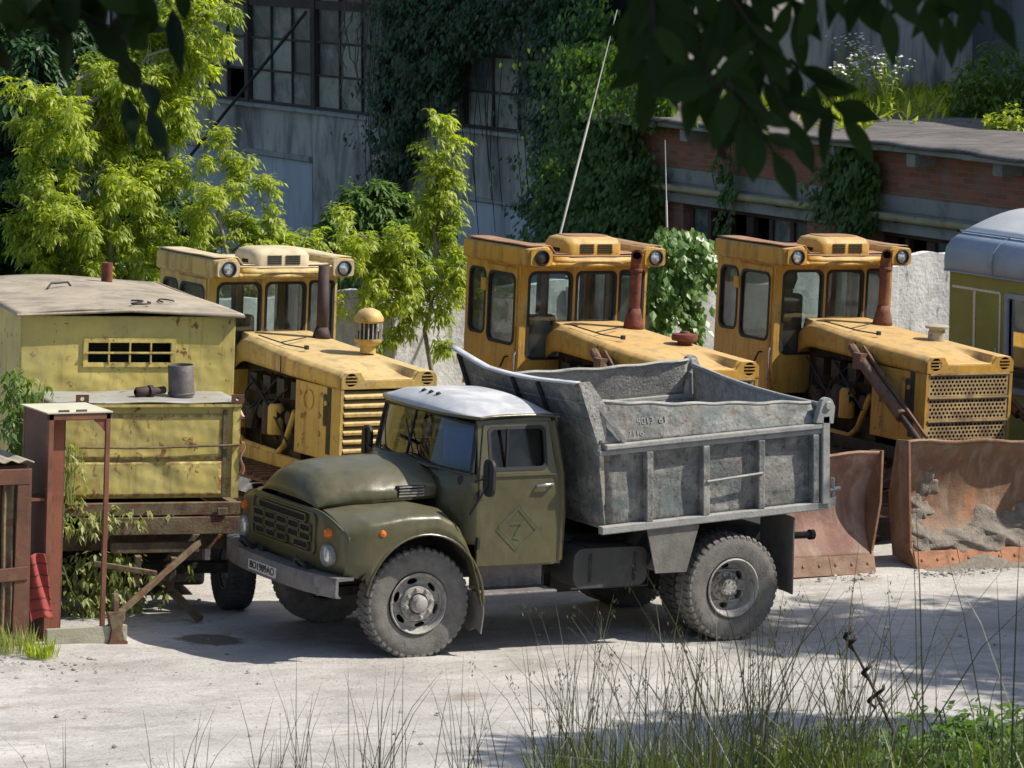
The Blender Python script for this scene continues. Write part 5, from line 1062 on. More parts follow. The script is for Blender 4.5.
# locker
m = MB(); m.box((-1.90, -.32, 1.13), (-.10, .395, 2.02)); lk = m.build('locker', M['wagon'], WG, bevel=.006)
m = MB(); m.grid(lambda u, v: (-1.93+1.86*u, -.37+.765*v, 2.045+.018*sin(3*u)*v+.006*sin(15*u)), 24, 8); m.build('locker_top', mat('galvanised_lid', (.33, .33, .31), .55, metal=.1, var=.2, vscale=2, layers=[((.27, .25, .14), 3, .5, .65, .7), (RUST, 6, .60, .66, .8)], bump=.15), lk, smooth=50, solid=.012)
def dent(u, v): x = -1.86+1.62*u; z = 1.50+.43*v; return (x, -.335+.012*math.exp(-((x+.85)**2+(z-1.56)**2)/.03)-.008*math.exp(-((x+1.3)**2+(z-1.8)**2)/.02), z)
m = MB(); m.grid(dent, 40, 12); m.grid(lambda u, v: (-1.86+1.62*u, -.345+.022*math.exp(-((-1.86+1.62*u+.85)**2+(v*.33-.22)**2)/.012), 1.155+.325*v), 40, 12); m.build('front_sheet', M['wagon'], lk, smooth=50, solid=.006)
m = MB(); m.box((-.24, -.35, 1.15), (-.20, -.325, 1.97)); m.tube([(-1.92, -.37, 1.63), (-1.1, -.375, 1.615), (-.08, -.37, 1.64)], .011, 6); m.build('trim', M['wagframe'], lk); m = MB(); m.box((-.15, -.36, 1.13), (-.075, -.337, 2.0)); m.box((-1.925, -.36, 1.13), (-1.87, -.337, 2.0)); m.box((-1.93, -.372, 2.002), (-.07, -.338, 2.03)); m.build('corner_trim', M['wagon'], lk)
for x in (-1.62, -.12):
    m = MB(); m.panel([rect(x-.05, 2.04, x+.07, 2.12), rr(x-.012, 2.062, x+.03, 2.10, .018)], XZ(-.372), .02); m.build('bracket', M['redoxd'], lk)
m = MB(); m.tube([(-.075, -.30, 1.95), (-.06, -.36, 1.9)], .02, 5); m.grid(lambda u, v: (-.045+.02*sin(9*v), -.38+.09*u, 1.36+.30*v), 3, 8); m.build('rag', mat('pale_pink_rag', (.50, .30, .24), .9), lk, solid=.01)
# under-frame
m = MB(); m.box((-1.95, -.42, .98), (.02, -.36, 1.10)); m.box((-1.6, -.44, .80), (.05, -.37, .965)); m.box((-2.0, -.3, .95), (-1.9, 3.7, 1.06)); m.box((-.1, -.3, .95), (0, 3.7, 1.06)); m.box((-1.7, -.1, .60), (-.1, .05, .74)); m.box((-.30, -.43, .98), (-.2, -.46, 1.05)); m.box((-2, 3.4, .9), (0, 3.5, 1.0))
m.box((-1.3, -.40, .62), (-.45, -.34, .72)); m.build('chassis', M['wagframe'], WG, bevel=.006)
m = MB(); m.bar((-.15, -.2, .90), (-1.35, -1.0, .17), .035, .06); m.bar((-1.35, -1.0, .16), (-1.45, -1.25, .14), .10, .10); m.bar((-.9, -.55, .45), (-1.5, -.5, .55), .05, .05); m.bar((-.7, -.42, .58), (-.72, -.38, .25), .06, .06); m.bar((-1.05, -.42, .6), (-1.05, -.36, .30), .06, .06)
m.build('drawbar', M['wagframe'], WG, bevel=.005)
m = MB(); m.bar((-.78, -.30, .30), (-.52, -.72, .02), .07, .010); m.bar((-.745, -.30, .32), (-.485, -.72, .04), .010, .05); m.build('angle_iron', M['wagframe'], WG)
for x, y in ((0, 0), (-1.95, 0), (0, 3.0), (-1.95, 3.0)):
    m = MB(); tyre(m, (x, y, .40), (1, 0, 0), .40, .26, .2, tread=True); wl = m.build('wheel', M['tyred'], WG, smooth=35)
    m = MB(); m.lathe([(0, -.05), (.12, -.05), (.19, .0), (.205, .10), (.195, .1), (.18, .03)], (x, y, .40), (1, 0, 0), 24); m.lathe([(0, .05), (.12, .05), (.19, .0), (.205, -.10), (.195, -.1)], (x, y, .40), (1, 0, 0), 24); m.build('rim', M['rim'], wl, smooth=40)
for y in (0, 3): m = MB(); m.box((-1.9, y-.08, .36), (-.05, y+.08, .46)); m.build('axle', M['chas'], WG)
m = MB(); m.box((-1.88, .7, .10), (-.08, 2.7, .94)); m.build('shade_block', M['chas'], WG, bevel=.04); m = MB(); m.box((-1.88, .7, .10), (-.08, 2.7, .94)); m.build('shade_block', M['chas'], WG, bevel=.04)  # added dark block, fills in the shade under the wagon
def on_wagon(x, y, z): return tuple(WG.matrix_world @ Vector((x, y, z)))
m = MB(); m.lathe([(0, .01), (.118, .01), (.122, .0), (.125, .29), (.118, .30), (.118, .27), (0, .26)], (0, 0, 0), (0, 0, 1), 28); m.lathe([(.128, .02), (.132, .03), (.128, .04)], (0, 0, 0), (0, 0, 1), 28)
o = m.build('tin_can', M['drum'], smooth=40); o.location = on_wagon(-.56, .02, 2.06); tag(o, 'grey cylindrical tin drum standing on the wagon locker', 'drum')
m = MB(); m.lathe([(.028, -.02), (.05, 0), (.052, .13), (.035, .15), (.035, .30), (.02, .31)], (-.17, 0, .05), (1, .1, 0), 14); m.lathe([(.0, 0), (.06, 0), (.06, .04), (0, .04)], (-.05, 0, .05), (1, .1, 0), 14)
o = m.build('machine_fitting', M['exhdark'], smooth=50); o.location = on_wagon(-.85, -.05, 2.065); tag(o, 'dark round machine fitting lying on the wagon locker left of the grey drum', 'fitting')
# ------------------------------------------------------------ open rusty cabinet
CB = yard('steel_cabinet', -2.32, .67, label='open rust-brown steel cabinet frame with a pale top in front of the yellow wagon', cat='cabinet')
M['redoxf'] = mat('cabinet_frame_paint', (.19, .075, .042), .65, var=.25, vscale=5, layers=[((.10, .05, .035), 6, .5, .65, .6)], bump=.1)
w_, d_, h_ = .60, .62, 2.09
m = MB(); m.box((-w_, .0, 0), (-w_+.05, .05, h_)); m.box((-.045, 0, .02), (0, .03, h_)); m.box((-w_, 0, h_-.06), (0, .05, h_-.003)); m.box((-.04, .03, h_-.05), (0, d_, h_-.004)); m.box((-w_, d_-.04, 0), (-w_+.04, d_, h_-.01)); m.add([(-.17, .012, h_-.06), (-.045, .012, h_-.06), (-.045, .012, h_-.18)], [(0, 1, 2)]); m.build('frame', M['redoxf'], CB, bevel=.004)
m = MB(); m.box((-w_+.004, .051, .02), (-w_+.018, d_-.04, h_-.01)); m.build('side_panel', M['redoxd'], CB)
m = MB(); m.box((-w_+.052, .12, .02), (-.40, .134, h_-.07)); m.build('front_sheet', M['redox'], CB); m = MB(); m.box((-.40, .12, .02), (-.386, d_-.04, h_-.07)); m.build('partition', M['redoxd'], CB)
m = MB(); m.box((-w_-.02, -.01, h_), (.015, d_+.02, h_+.012)); m.build('top', M['cream'], CB)
m = MB()
m.box((-w_-.18, .03, 1.30), (-w_-.002, .30, 1.325)); m.build('shelf', M['redox'], CB)
m = MB()
for x in (-.5, -.33): m.tube([(x, .02, h_+.02), (x+.1, .02, h_+.02)], .012, 6)
m.build('hinge', M['exhdark'], CB)
# leaning door / crate frame at the left edge
LF = yard('steel_locker', -3.13, .60, label='tall dark brown locker with a torn ribbed front at the left edge', cat='locker')
m = MB(); m.box((-.62, .02, .02), (0, .6, 1.64)); m.build('body', M['redoxd'], LF)
m = MB(); m.grid(lambda u, v: (-.25+.17*u, -.02-.016*sin(u*14)-.01*sin(v*6), .12+1.38*v), 26, 10); m.build('ribbed_sheet', M['wagframe'], LF, smooth=60)
m = MB()
for a_, b_, ww in (((-.0, -.03, .0), (-.01, -.03, 1.62), .05), ((-.34, -.03, .0), (-.33, -.03, 1.60), .09), ((-.08, -.035, .0), (-.06, -.035, 1.5), .12), ((-.62, -.03, .0), (-.62, -.03, 1.6), .06)): m.bar(a_, b_, ww, .03, (0, 1, 0))
m.bar((-.62, -.04, 1.55), (.0, -.04, 1.55), .03, .14, (0, 0, 1)); m.bar((-.36, -.05, .66), (0, -.05, .68), .03, .12, (0, 0, 1)); m.build('frame', M['redoxd'], LF, bevel=.005)
m = MB(); m.grid(lambda u, v: (-.65+.68*u, -.06+.7*v, 1.69+.012*sin(30*u)), 40, 3); m.build('top', M['wagroof'], LF, smooth=60, solid=.012)
# striped cloth, board, stand post
a_ = aty(45, 619, .52); m = MB()
m.grid(lambda u, v: (-.16+.30*u*(1-.25*v), .05+.04*sin(8*u+3*v)+.10*v, .02+.62*v-.05*(1-v)*abs(2*u-1)), 20, 20); o = m.build('striped_cloth', M['redcloth'], smooth=60, solid=.012); o.location = (a_[0], a_[1], a_[2]); o.scale = (.75, .8, .9); tag(o, 'red striped cloth hung between the locker and the open cabinet', 'cloth')
m = MB()
for k_ in range(5): m.grid(lambda u, v, k_=k_: (-.162+.30*u*(1-.25*(.12+.18*k_)), .036+.04*sin(8*u+3*(.12+.18*k_))+.10*(.12+.18*k_), .02+.62*(.12+.18*k_+.02*v)-.05*(1-(.12+.18*k_))*abs(2*u-1)), 20, 1)
m.build('stripe', mat('cloth_stripe', (.10, .03, .03), .9), o)
m = MB(); m.box((-.78, -.02, .0), (0, .03, .17)); o = m.build('board', M['board'], bevel=.004); a_ = ground(126, 643); o.location = a_; o.rotation_euler = (0, K, 0); tag(o, 'pale weathered board on edge along the foot of the open cabinet', 'board')
a_ = ground(116, 644); ps = empty('jack_stand', tuple(a_), tilt=False, label='short rusty steel support foot standing beside the cabinet under the wagon drawbar', cat='stand')
m = MB(); m.box((-.11, -.06, 0), (.11, .06, .03)); m.build('base', M['redoxd'], ps); m = MB(); m.panel([[(-.09, .03), (.09, .03), (.06, .16), (.10, .36), (-.10, .36), (-.06, .16)]], XZ(-.04), .08); m.box((-.03, -.03, .36), (.03, .03, .55)); m.build('column', M['wagframe'], ps, bevel=.006); ps.scale = (.85, .85, .85)

# ------------------------------------------------------------ trees behind the machines
def tips(lst, y0, dy, rad, tpx=None):
    out = []
    for px, py in lst:
        e = ((*aty(px, py, y0+rng.uniform(-dy, dy)),), rad*rng.uniform(.7, 1.3))
        if tpx is not None: e += ((*aty(tpx, min(py+abs(px-tpx)*.55+25, 300), y0),),)
        out.append(e)
    return out
def gpt(px, y): p = aty(px, 300, y); return np.array([p[0], y, float(gz0(p[0]))-.1])
tA = [(10, 80), (35, 95), (20, 155), (70, 105), (95, 70), (110, 110), (135, 65), (150, 100), (190, 25), (205, -15), (222, 5), (214, 50), (185, 60), (160, 75), (205, 95), (170, 130), (60, 140), (40, 190), (90, 165)]
make_tree('maple_tree', gpt(75, 10.5), aty(79, 85, 10.3), tips(tA, 10.3, 1.0, .40, 77), M['leafY'], M['bark'], .088, 225, r0=.055, lab='tall bright yellow-green maple with pale stems, leftmost of the lit trees behind the wagon', group='bright young maples')
tB = [(20, 230), (55, 215), (100, 215), (130, 180), (150, 205), (120, 235), (75, 250), (35, 265), (165, 170), (175, 235), (140, 262), (5, 200), (200, 160), (95, 270)]
make_tree('maple_tree', gpt(115, 9.6), aty(112, 190, 9.8), tips(tB, 9.8, .8, .36, 115), M['leafY'], M['bark'], .085, 260, r0=.045, lab='low dense yellow-green maple directly above the wagon roof', group='bright young maples')
tC = [(228, 132), (250, 160), (272, 190), (280, 215), (255, 225), (235, 190), (210, 200), (222, 235), (292, 240), (262, 250), (240, 262), (190, 215), (312, 238), (195, 250), (172, 262)]
make_tree('maple_tree', gpt(215, 9.2), aty(228, 180, 9.2), tips(tC, 9.2, .6, .28, 222), M['leafY'], M['bark'], .082, 270, r0=.035, lab='rounded yellow-green maple rising behind the cab of the left tractor', group='bright young maples')
tE = [(430, 108), (444, 118), (454, 140), (449, 172), (441, 200), (425, 150)]
tF = [(336, 206), (360, 232), (395, 230), (382, 250), (345, 262), (330, 300), (365, 300), (395, 290), (415, 262), (442, 252), (470, 240), (490, 240), (476, 268), (455, 290), (430, 310), (372, 345), (440, 350), (465, 262), (335, 250)]
fk = aty(432, 300, 7.9)
top_ = [(tuple(aty(px, py, 7.9)), .19, tuple(aty(436, 262, 7.9))) for px, py in tE]
make_tree('maple_tree', gpt(415, 7.9), fk, top_+tips(tF, 7.7, .35, .17), M['leafY'], M['bark'], .082, 215, r0=.04, start=.15, lab='light green young maple with one tall feathery leader between two tractors', group='bright young maples')
tG = [(-10, 20), (20, 60), (-20, 120), (30, 140), (60, 120), (90, 150), (10, 220), (60, 240), (120, 100), (130, 170), (150, 230), (-30, 220), (180, 240), (100, 40), (60, 30), (30, 280), (100, 275)]
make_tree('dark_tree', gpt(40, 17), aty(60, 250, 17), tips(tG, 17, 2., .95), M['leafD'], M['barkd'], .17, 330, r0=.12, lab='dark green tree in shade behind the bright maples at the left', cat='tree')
tH = [(350, 195), (372, 188), (395, 192), (412, 205), (402, 230), (365, 225), (345, 240), (385, 245), (420, 235), (330, 225)]
make_tree('shrub', gpt(385, 14), aty(385, 275, 14), tips(tH, 14, .5, .42), M['leafG'], M['barkd'], .13, 330, r0=.05, lab='mid green shrub in shade behind the feathery young maple', cat='shrub')

# ------------------------------------------------------------ ivy and creepers
def px_cloud(n, fn, plane, val, thick):
    """random points on a wall plane where mask fn(px, py) keeps them"""
    out = []
    while len(out) < n:
        px, py = rng.uniform(fn.x0, fn.x1), rng.uniform(fn.y0, fn.y1)
        nz_ = sin(px*.17+2*sin(py*.06))+sin(py*.15+px*.05)+.8*sin(px*.41+py*.23)
        if rng.random() < fn(px, py)*(1. if nz_ > -.35 else .22):
            p = atx(px, py, val) if plane == 'x' else aty(px, py, val); d = abs(rng.normal())*thick*(1+.8*sin(px*.21)*sin(py*.13))
            p = np.array(p); p[0 if plane == 'x' else 1] -= abs(d); out.append(p)
    return np.array(out)
class Mask:
    def __init__(s, x0, x1, y0, y1, f): s.x0, s.x1, s.y0, s.y1, s.f = x0, x1, y0, y1, f
    def __call__(s, x, y): return s.f(x, y)
def blobs(lst, soft=.3):
    def f(x, y): return max(max(0, min(1, (1-sqrt(((x-a)/rx)**2+((y-b)/ry)**2))/soft)) for a, b, rx, ry in lst)
    return f
def hang(px, y0, y1, xw_): return [tuple(atx(px+3*sin(t*7), y0+(y1-y0)*t, xw_)) for t in np.linspace(0, 1, 8)]
iv = blobs([(420, 30, 42, 90), (402, 110, 28, 80), (400, 175, 16, 40), (470, 10, 60, 50), (520, -10, 60, 40), (455, 60, 14, 60), (560, 60, 32, 100), (560, 150, 22, 80), (552, 215, 22, 46), (585, 40, 40, 80), (395, 60, 16, 70)])
mk = Mask(375, 620, -30, 262, iv)
pts = px_cloud(16000, mk, 'x', 16.15, .22)
sheet_leaves('ivy_curtain', pts, (-1, 0, .1), .115, M['leafD'], 'dark ivy curtain hanging over the windows and wall of the factory hall', stems=[hang(p, -20, 120+rng.uniform(0, 120), 16.1) for p in rng.uniform(365, 530, 26)])
st = [hang(p, -20, rng.uniform(60, 125), 16.12) for p in rng.uniform(340, 400, 14)]
b0 = np.array(st[0][0]); rt = empty('dry_creeper', tuple(b0), tilt=False, label='bare dry creeper stems hanging over the factory windows left of the dark ivy', cat='climbing plant'); m = MB()
for s_ in st: m.tube([np.array(p)-b0+rng.normal(size=3)*.04 for p in s_], .012, 4, False)
m.build('stem', M['wood'], rt)
mk = Mask(560, 700, 40, 262, blobs([(612, 130, 40, 80), (590, 200, 40, 60), (640, 190, 34, 60), (600, 80, 34, 50), (632, 230, 42, 28), (572, 235, 30, 30), (665, 90, 22, 40)]))
pts = px_cloud(12500, mk, 'x', 15.95, .28); pts[:, 0] -= .1
sheet_leaves('ivy_mass', pts, (-1, -.2, .15), .115, M['leafG'], 'mid green creeper heaped over the corner where the brick building meets the hall')
mk = Mask(800, 900, 125, 245, blobs([(853, 170, 32, 34), (850, 205, 34, 30), (842, 150, 18, 16), (862, 225, 16, 12)]))
pts = px_cloud(1500, mk, 'x', 15.85, .12); sheet_leaves('ivy_patch', pts, (-1, 0, .1), .13, M['leafG'], 'rounded ivy patch hanging down the brick wall below the eave')
mk = Mask(705, 745, 140, 240, blobs([(727, 165, 12, 20), (731, 195, 9, 20), (726, 222, 10, 18), (690, 150, 14, 8)]))
pts = px_cloud(260, mk, 'x', 15.8, .06); sheet_leaves('ivy_strand', pts, (-1, 0, .1), .11, M['leafG'], 'thin ivy strand dangling over the pipe on the brick wall', stems=[hang(728, 130, 240, 15.78), hang(715, 140, 190, 15.78)])
mk = Mask(630, 725, 218, 350, blobs([(675, 250, 34, 28), (668, 285, 28, 34), (690, 270, 24, 24), (655, 315, 14, 24), (688, 320, 12, 26), (706, 262, 12, 16)]))
pts = px_cloud(1700, mk, 'y', 8.35, .14); sheet_leaves('vine', pts, (0, -1, .25), .115, M['vine'], 'fresh green vine climbing over the yard wall between two bulldozer cabs')

# ------------------------------------------------------------ plants on the brick building roof
def atz(px, py, z): d = ray(px, py); return CAM+d*(z-CAM[2])/d[2]
def clump(name, lab, cat, px, py, n, r, h, leaf, m, z=3.25, group=None, wr=.5):
    b = atz(px, py, z); th = rng.uniform(0, 2*pi, n); rad = r*np.sqrt(rng.random(n)); q = np.stack([rad*np.cos(th), rad*np.sin(th), h*rng.random(n)**1.2*(1-.6*(rad/r)**2)+.02], -1)
    v, f = compound(q, unit(n)*.6+np.array([0, 0, .3]), leaf, 3, leaf*1.2, .5, wr); root = empty(name, tuple(b), tilt=False, label=lab, cat=cat, group=group); np_mesh('foliage', v, f, m, root)
    s_ = MB()
    for k in range(10): a_ = rng.uniform(0, 2*pi); s_.tube([(0, 0, -.02), (r*.4*cos(a_), r*.4*sin(a_), h*.4), (r*.7*cos(a_), r*.7*sin(a_), h*.7)], .008, 4, False)
    s_.build('stem', M['wood'], root); return root
for i, (px, py, n, r, h, mt_, lb) in enumerate([
    (905, 92, 600, .9, .45, 'leafG', 'round green bush at the back of the roof below the grey wall'), (1004, 118, 1000, .9, 1.3, 'leafG', 'tall green bush at the right end of the roof'),
    (955, 96, 350, .8, .3, 'leafY', 'low yellow-green bush on the roof left of the tall bush'), (700, 95, 900, 1.2, .8, 'leafY', 'bright bush on the roof behind the hanging leaves at the far left'), (760, 88, 900, 1.3, .7, 'leafG', 'bushy roof growth behind the hanging leaves near the middle'),
    (830, 92, 700, 1.1, .6, 'leafY', 'yellow-green growth at the back of the roof beside the round bush'), (1015, 130, 300, .5, .3, 'leafY', 'small bright clump near the roof edge on the far right'), (800, 100, 400, .8, .4, 'leafY', 'flat bright clump midway along the roof')]):
    clump('roof_shrub', lb, 'shrub', px, py, n, r, h, .13, M[mt_], group='shrubs growing on the brick building roof')
P_, D_, N_, L_2, W_2 = [], [], [], [], []
for k in range(7000):                                           # matted weeds: uncountable
    px = rng.uniform(840, 1020) if rng.random() < .75 else rng.uniform(690, 860); py = rng.uniform(70, 112)+rng.normal()*6+(8 if px < 880 else 0)
    if sin(px*.07)+sin(px*.19+py*.2)+rng.normal()*.5 < -.6: continue
    P_.append(atz(px, py, 3.27)); 
P_ = np.array(P_); n = len(P_); v, f = leaf_quads(P_, unit(n)*.8+np.array([0, 0, .7]), unit(n)+np.array([0, 0, .6]), rng.uniform(.15, .48, n), rng.uniform(.04, .08, n), .1)
tag(np_mesh('roof_weeds', v, f, M['leafY']), kind='stuff', label='matted yellow-green weeds spread over the tarred roof', cat='weeds')
for i, (px, py, h, lb) in enumerate([(888, 122, 1.25, 'tall white-flowered weed nearest the roof edge'), (862, 108, 1.0, 'white-flowered weed in the middle of the roof, left of the tallest'), (845, 112, .85, 'white-flowered weed at the left beside the hanging leaves'), (852, 103, 1.1, 'thin white-flowered weed behind its neighbours'), (878, 106, .9, 'white-flowered weed just behind the tallest'), (912, 96, .8, 'small white-flowered weed on the right of the row')]):
    b = atz(px, py, 3.24); rt = empty('flowering_weed', tuple(b), tilt=False, label=lb, cat='weed', group='white flowering weeds on the roof'); sb = MB(); fb = MB(); lv = []
    for k in range(9):
        a_ = rng.uniform(0, 2*pi); l = h*rng.uniform(.65, 1.05); sp_ = rng.uniform(.08, .38); e = np.array([sp_*cos(a_), sp_*sin(a_), l]); mid = e*np.array([.35, .35, .55]); sb.tube([(0, 0, 0), mid, e], [.010, .008, .004], 4, False)
        for j in range(9): t = rng.uniform(.1, .9); lv.append(mid*(t/.5) if t < .5 else mid+(e-mid)*((t-.5)/.5))
        for j in range(6): c = e+rng.normal(size=3)*.055; sb.tube([e-(0, 0, .1), c], .004, 3, False); fb.lathe([(0, 0), (.028, .006), (.026, .012), (0, .014)], tuple(c), (rng.normal()*.3, rng.normal()*.3, 1), 7)
    sb.build('stem', M['leafY'], rt); fb.build('flowers', M['flower'], rt); lv = np.array(lv); n = len(lv); v, f = leaf_quads(lv, unit(n)+np.array([0, 0, .5]), unit(n)+np.array([0, 0, 1]), rng.uniform(.08, .16, n), rng.uniform(.02, .035, n)); np_mesh('leaves', v, f, M['leafY'], rt)

# ------------------------------------------------------------ weeds round the wagon and the cabinet
def weed(name, lab, base, n, rx, ry, h, leaf, m, hang_=False, cat='weed'):
    q = np.stack([rng.normal(size=n)*rx*.5, rng.normal(size=n)*ry*.5, h*rng.random(n)], -1); 
    if not hang_: q[:, :2] *= (.5+.7*np.sin(pi*np.clip(q[:, 2:]/h, 0, 1)))
    root = empty(name, tuple(base), tilt=False, label=lab, cat=cat); v, f = compound(q, unit(n)*.8+np.array([0, 0, .1]), leaf, 3, leaf, .9, .4); np_mesh('foliage', v, f, m, root); s_ = MB()
    for k in range(8): a_, b_ = rng.normal()*rx*.5, rng.normal()*ry*.5; s_.tube([(a_*.3, b_*.3, 0), (a_*.8, b_*.8, h*.5), (a_, b_, h*.9)], .006, 4, False)
    s_.build('stem', M['leafW'], root); return root
weed('weed', 'pale leafy weed growing under the wagon locker behind the open cabinet', ground(108, 618)+np.array([0, .12, 0]), 380, .5, .26, .62, .085, M['leafW'])
weed('weed', 'grey-green weed leaning right from under the wagon drawbar', ground(130, 600)+np.array([.1, .35, .25]), 150, .6, .2, .30, .075, M['leafW'])
weed('weed', 'leafy shoots poking along the wagon frame above the drawbar', np.array(on_wagon(-1.45, -.5, .88)), 110, .75, .12, .18, .07, M['leafW'])
weed('weed', 'thin leafy shoot hanging down the left side of the wagon locker', np.array(on_wagon(-1.72, -.48, 1.1)), 60, .12, .1, .62, .07, M['leafW'], True)
weed('weed', 'yellow-green creeper behind the brown locker at the left edge', np.array(on_wagon(-2.12, -.1, 1.45)), 260, .18, .3, .85, .08, M['leafG'], True)
def tuft(name, lab, base, n, r, h, m, cat='grass tuft'):
    a_ = rng.uniform(0, 2*pi, n); p = np.stack([r*.5*rng.random(n)*np.cos(a_), r*.5*rng.random(n)*np.sin(a_), np.zeros(n)], -1); d = np.stack([np.cos(a_)*.45*rng.random(n), np.sin(a_)*.45*rng.random(n), np.ones(n)], -1)
    v, f = leaf_quads(p, d, unit(n), h*rng.uniform(.5, 1.1, n), np.full(n, .012), .15); o = np_mesh(name, v, f, m); o.location = base; tag(o, lab, cat)
tuft('grass_tuft', 'bright green grass tuft at the foot of the brown locker', ground(42, 660), 170, .26, .24, M['leafY'])
tuft('grass_tuft', 'dry grey tuft at the left edge below the brown locker', ground(14, 655), 160, .4, .34, M['leafW'])
tuft('grass_tuft', 'small green tuft beside the rear wheel of the dump truck', ground(787, 572), 60, .12, .2, M['leafG'])
tuft('grass_tuft', 'green tuft on the ground under the truck bumper beside the wagon wheel', ground(262, 572), 160, .3, .22, M['leafW'])
# stones
st = []
icoV = np.array([(0, 0, 1), (.9, 0, .3), (.28, .85, .3), (-.72, .52, .3), (-.72, -.52, .3), (.28, -.85, .3), (.6, .5, -.3), (-.3, .8, -.3), (-.9, 0, -.3), (-.3, -.8, -.3), (.6, -.5, -.3)]); icoF = [(0,1,2),(0,2,3),(0,3,4),(0,4,5),(0,5,1),(1,6,2),(2,6,7),(2,7,3),(3,7,8),(3,8,4),(4,8,9),(4,9,5),(5,9,10),(5,10,1),(1,10,6)]
n = 1500; D = rng.uniform(24, 34, n); lat = rng.uniform(-5.5, 6, n); px_ = CAM[0]+sin(YAW)*D+cos(YAW)*lat; py_ = CAM[1]+cos(YAW)*D-sin(YAW)*lat
sz = .008+.020*rng.random(n)**6
q1 = ground(20, 665); k = 300; px_[:k] = q1[0]+rng.normal(size=k)*.35; py_[:k] = q1[1]+rng.normal(size=k)*.3; sz[:k] *= 1.2
q1 = ground(960, 572); px_[k:2*k] = q1[0]+rng.normal(size=k)*.8; py_[k:2*k] = q1[1]+rng.normal(size=k)*.12; sz[k:2*k] *= 1.5
c = np.stack([px_, py_, gz(px_, py_)+sz*.25], -1); R_ = rng.uniform(.6, 1.3, (n, 11, 1)); V = (c[:, None]+icoV[None]*R_*sz[:, None, None]*np.array([1, 1, .65])).reshape(-1, 3); F = (np.array(icoF)[None]+11*np.arange(n)[:, None, None]).reshape(-1, 3)
tag(np_mesh('gravel', V, F, M['stone'], smooth=False), kind='stuff', label='small stones and gravel scattered over the dusty yard', cat='gravel')

# ------------------------------------------------------------ grass along the near bank
def bank(D, lat): x = CAM[0]+sin(YAW)*D+cos(YAW)*lat; y = CAM[1]+cos(YAW)*D-sin(YAW)*lat; return np.stack([x, y, gz(x, y)], -1)
def blades(n, Dr, latf, h0, h1, w_, lean, m, name, lab):
    D = rng.uniform(*Dr, n); lat = latf(n)*D/20; p = bank(D, lat); L = rng.uniform(h0, h1, n); a_ = rng.uniform(0, 2*pi, n); ln = rng.uniform(.0, lean, n); dx = np.stack([np.cos(a_)*ln, np.sin(a_)*ln, np.zeros(n)], -1); sd = np.tile(RT, (n, 1))*.8+unit(n)*.5; sd /= np.linalg.norm(sd, axis=1, keepdims=True); vs = []
    for t, ww in ((0, 1.), (.4, .9), (.75, .6), (1., .15)): c = p+np.array([0, 0, 1.])*(L*t*(1-.25*ln*t))[:, None]+dx*(L*t*t)[:, None]; vs += [c-sd*w_*ww/2, c+sd*w_*ww/2]
    V = np.stack(vs, 1).reshape(-1, 3); b = np.arange(n)[:, None, None]*8; F = (b+np.array([[0, 1, 3, 2], [2, 3, 5, 4], [4, 5, 7, 6]])[None]).reshape(-1, 4); o = np_mesh(name, V, F, m); tag(o, lab, 'grass', kind='stuff'); return p, L, dx
def cl(lo, hi, k, sd=.10):
    c_ = rng.uniform(lo, hi, k); return lambda n: c_[rng.integers(0, k, n)]+rng.normal(size=n)*sd
blades(2200, (17.5, 21), lambda n: 3.3-6.2*rng.random(n)**1.7, .10, .34, .012, .8, M['grass'], 'short_grass', 'short green grass along the crest of the near bank')
blades(900, (17, 21.5), cl(.2, 3.2, 16, .15), .25, .62, .014, .6, M['grass'], 'long_grass', 'longer green grass tufts at the right of the near bank')
p, L, dx = blades(300, (17, 21), cl(.3, 2.1, 12, .09), .6, 1.4, .0068, .6, M['stalk'], 'grass_stalks', 'tall thin dry grass stalks standing in front of the yard')
hp = p+np.array([0, 0, 1.])*(L*(1-.25*np.linalg.norm(dx, axis=1)))[:, None]+dx*L[:, None]; hp = hp[::3]; n_ = len(hp)*7
q_ = np.repeat(hp, 7, 0)+rng.normal(size=(n_, 3))*np.array([.012, .012, .035]); v_, f_ = leaf_quads(q_, unit(n_)*.5+np.array([0, 0, 1.]), unit(n_), np.full(n_, .03), np.full(n_, .008), .1)
tag(np_mesh('seed_heads', v_, f_, M['stalk']), kind='stuff', label='wispy seed heads on the tall grass stalks', cat='grass')
blades(90, (17, 21), cl(-1.3, .3, 7, .09), .5, 1.05, .0062, .5, M['stalk'], 'thin_stalks', 'thin grass stalks standing before the front wheel of the truck')
blades(45, (17, 21), cl(-3.1, -1.2, 6, .08), .4, .85, .0060, .5, M['stalk'], 'sparse_stalks', 'sparse thin grass stalks at the left of the near bank')
blades(60, (17, 21), cl(.2, 3.0, 9, .1), .6, 1.1, .0065, 1.3, M['stalk'], 'bent_stalks', 'bent and broken dry stalks tangled among the upright ones')
blades(40, (16.5, 20), cl(1.4, 3.0, 7, .2), 1.1, 1.7, .010, .6, M['stalk'], 'arching_stalks', 'long arching dry stalks at the right of the near bank')
blades(700, (17, 20), lambda n: rng.uniform(.1, 3.2, n), .3, .62, .013, .7, M['grass'], 'thick_grass', 'thick dark green grass at the bottom right of the near bank')
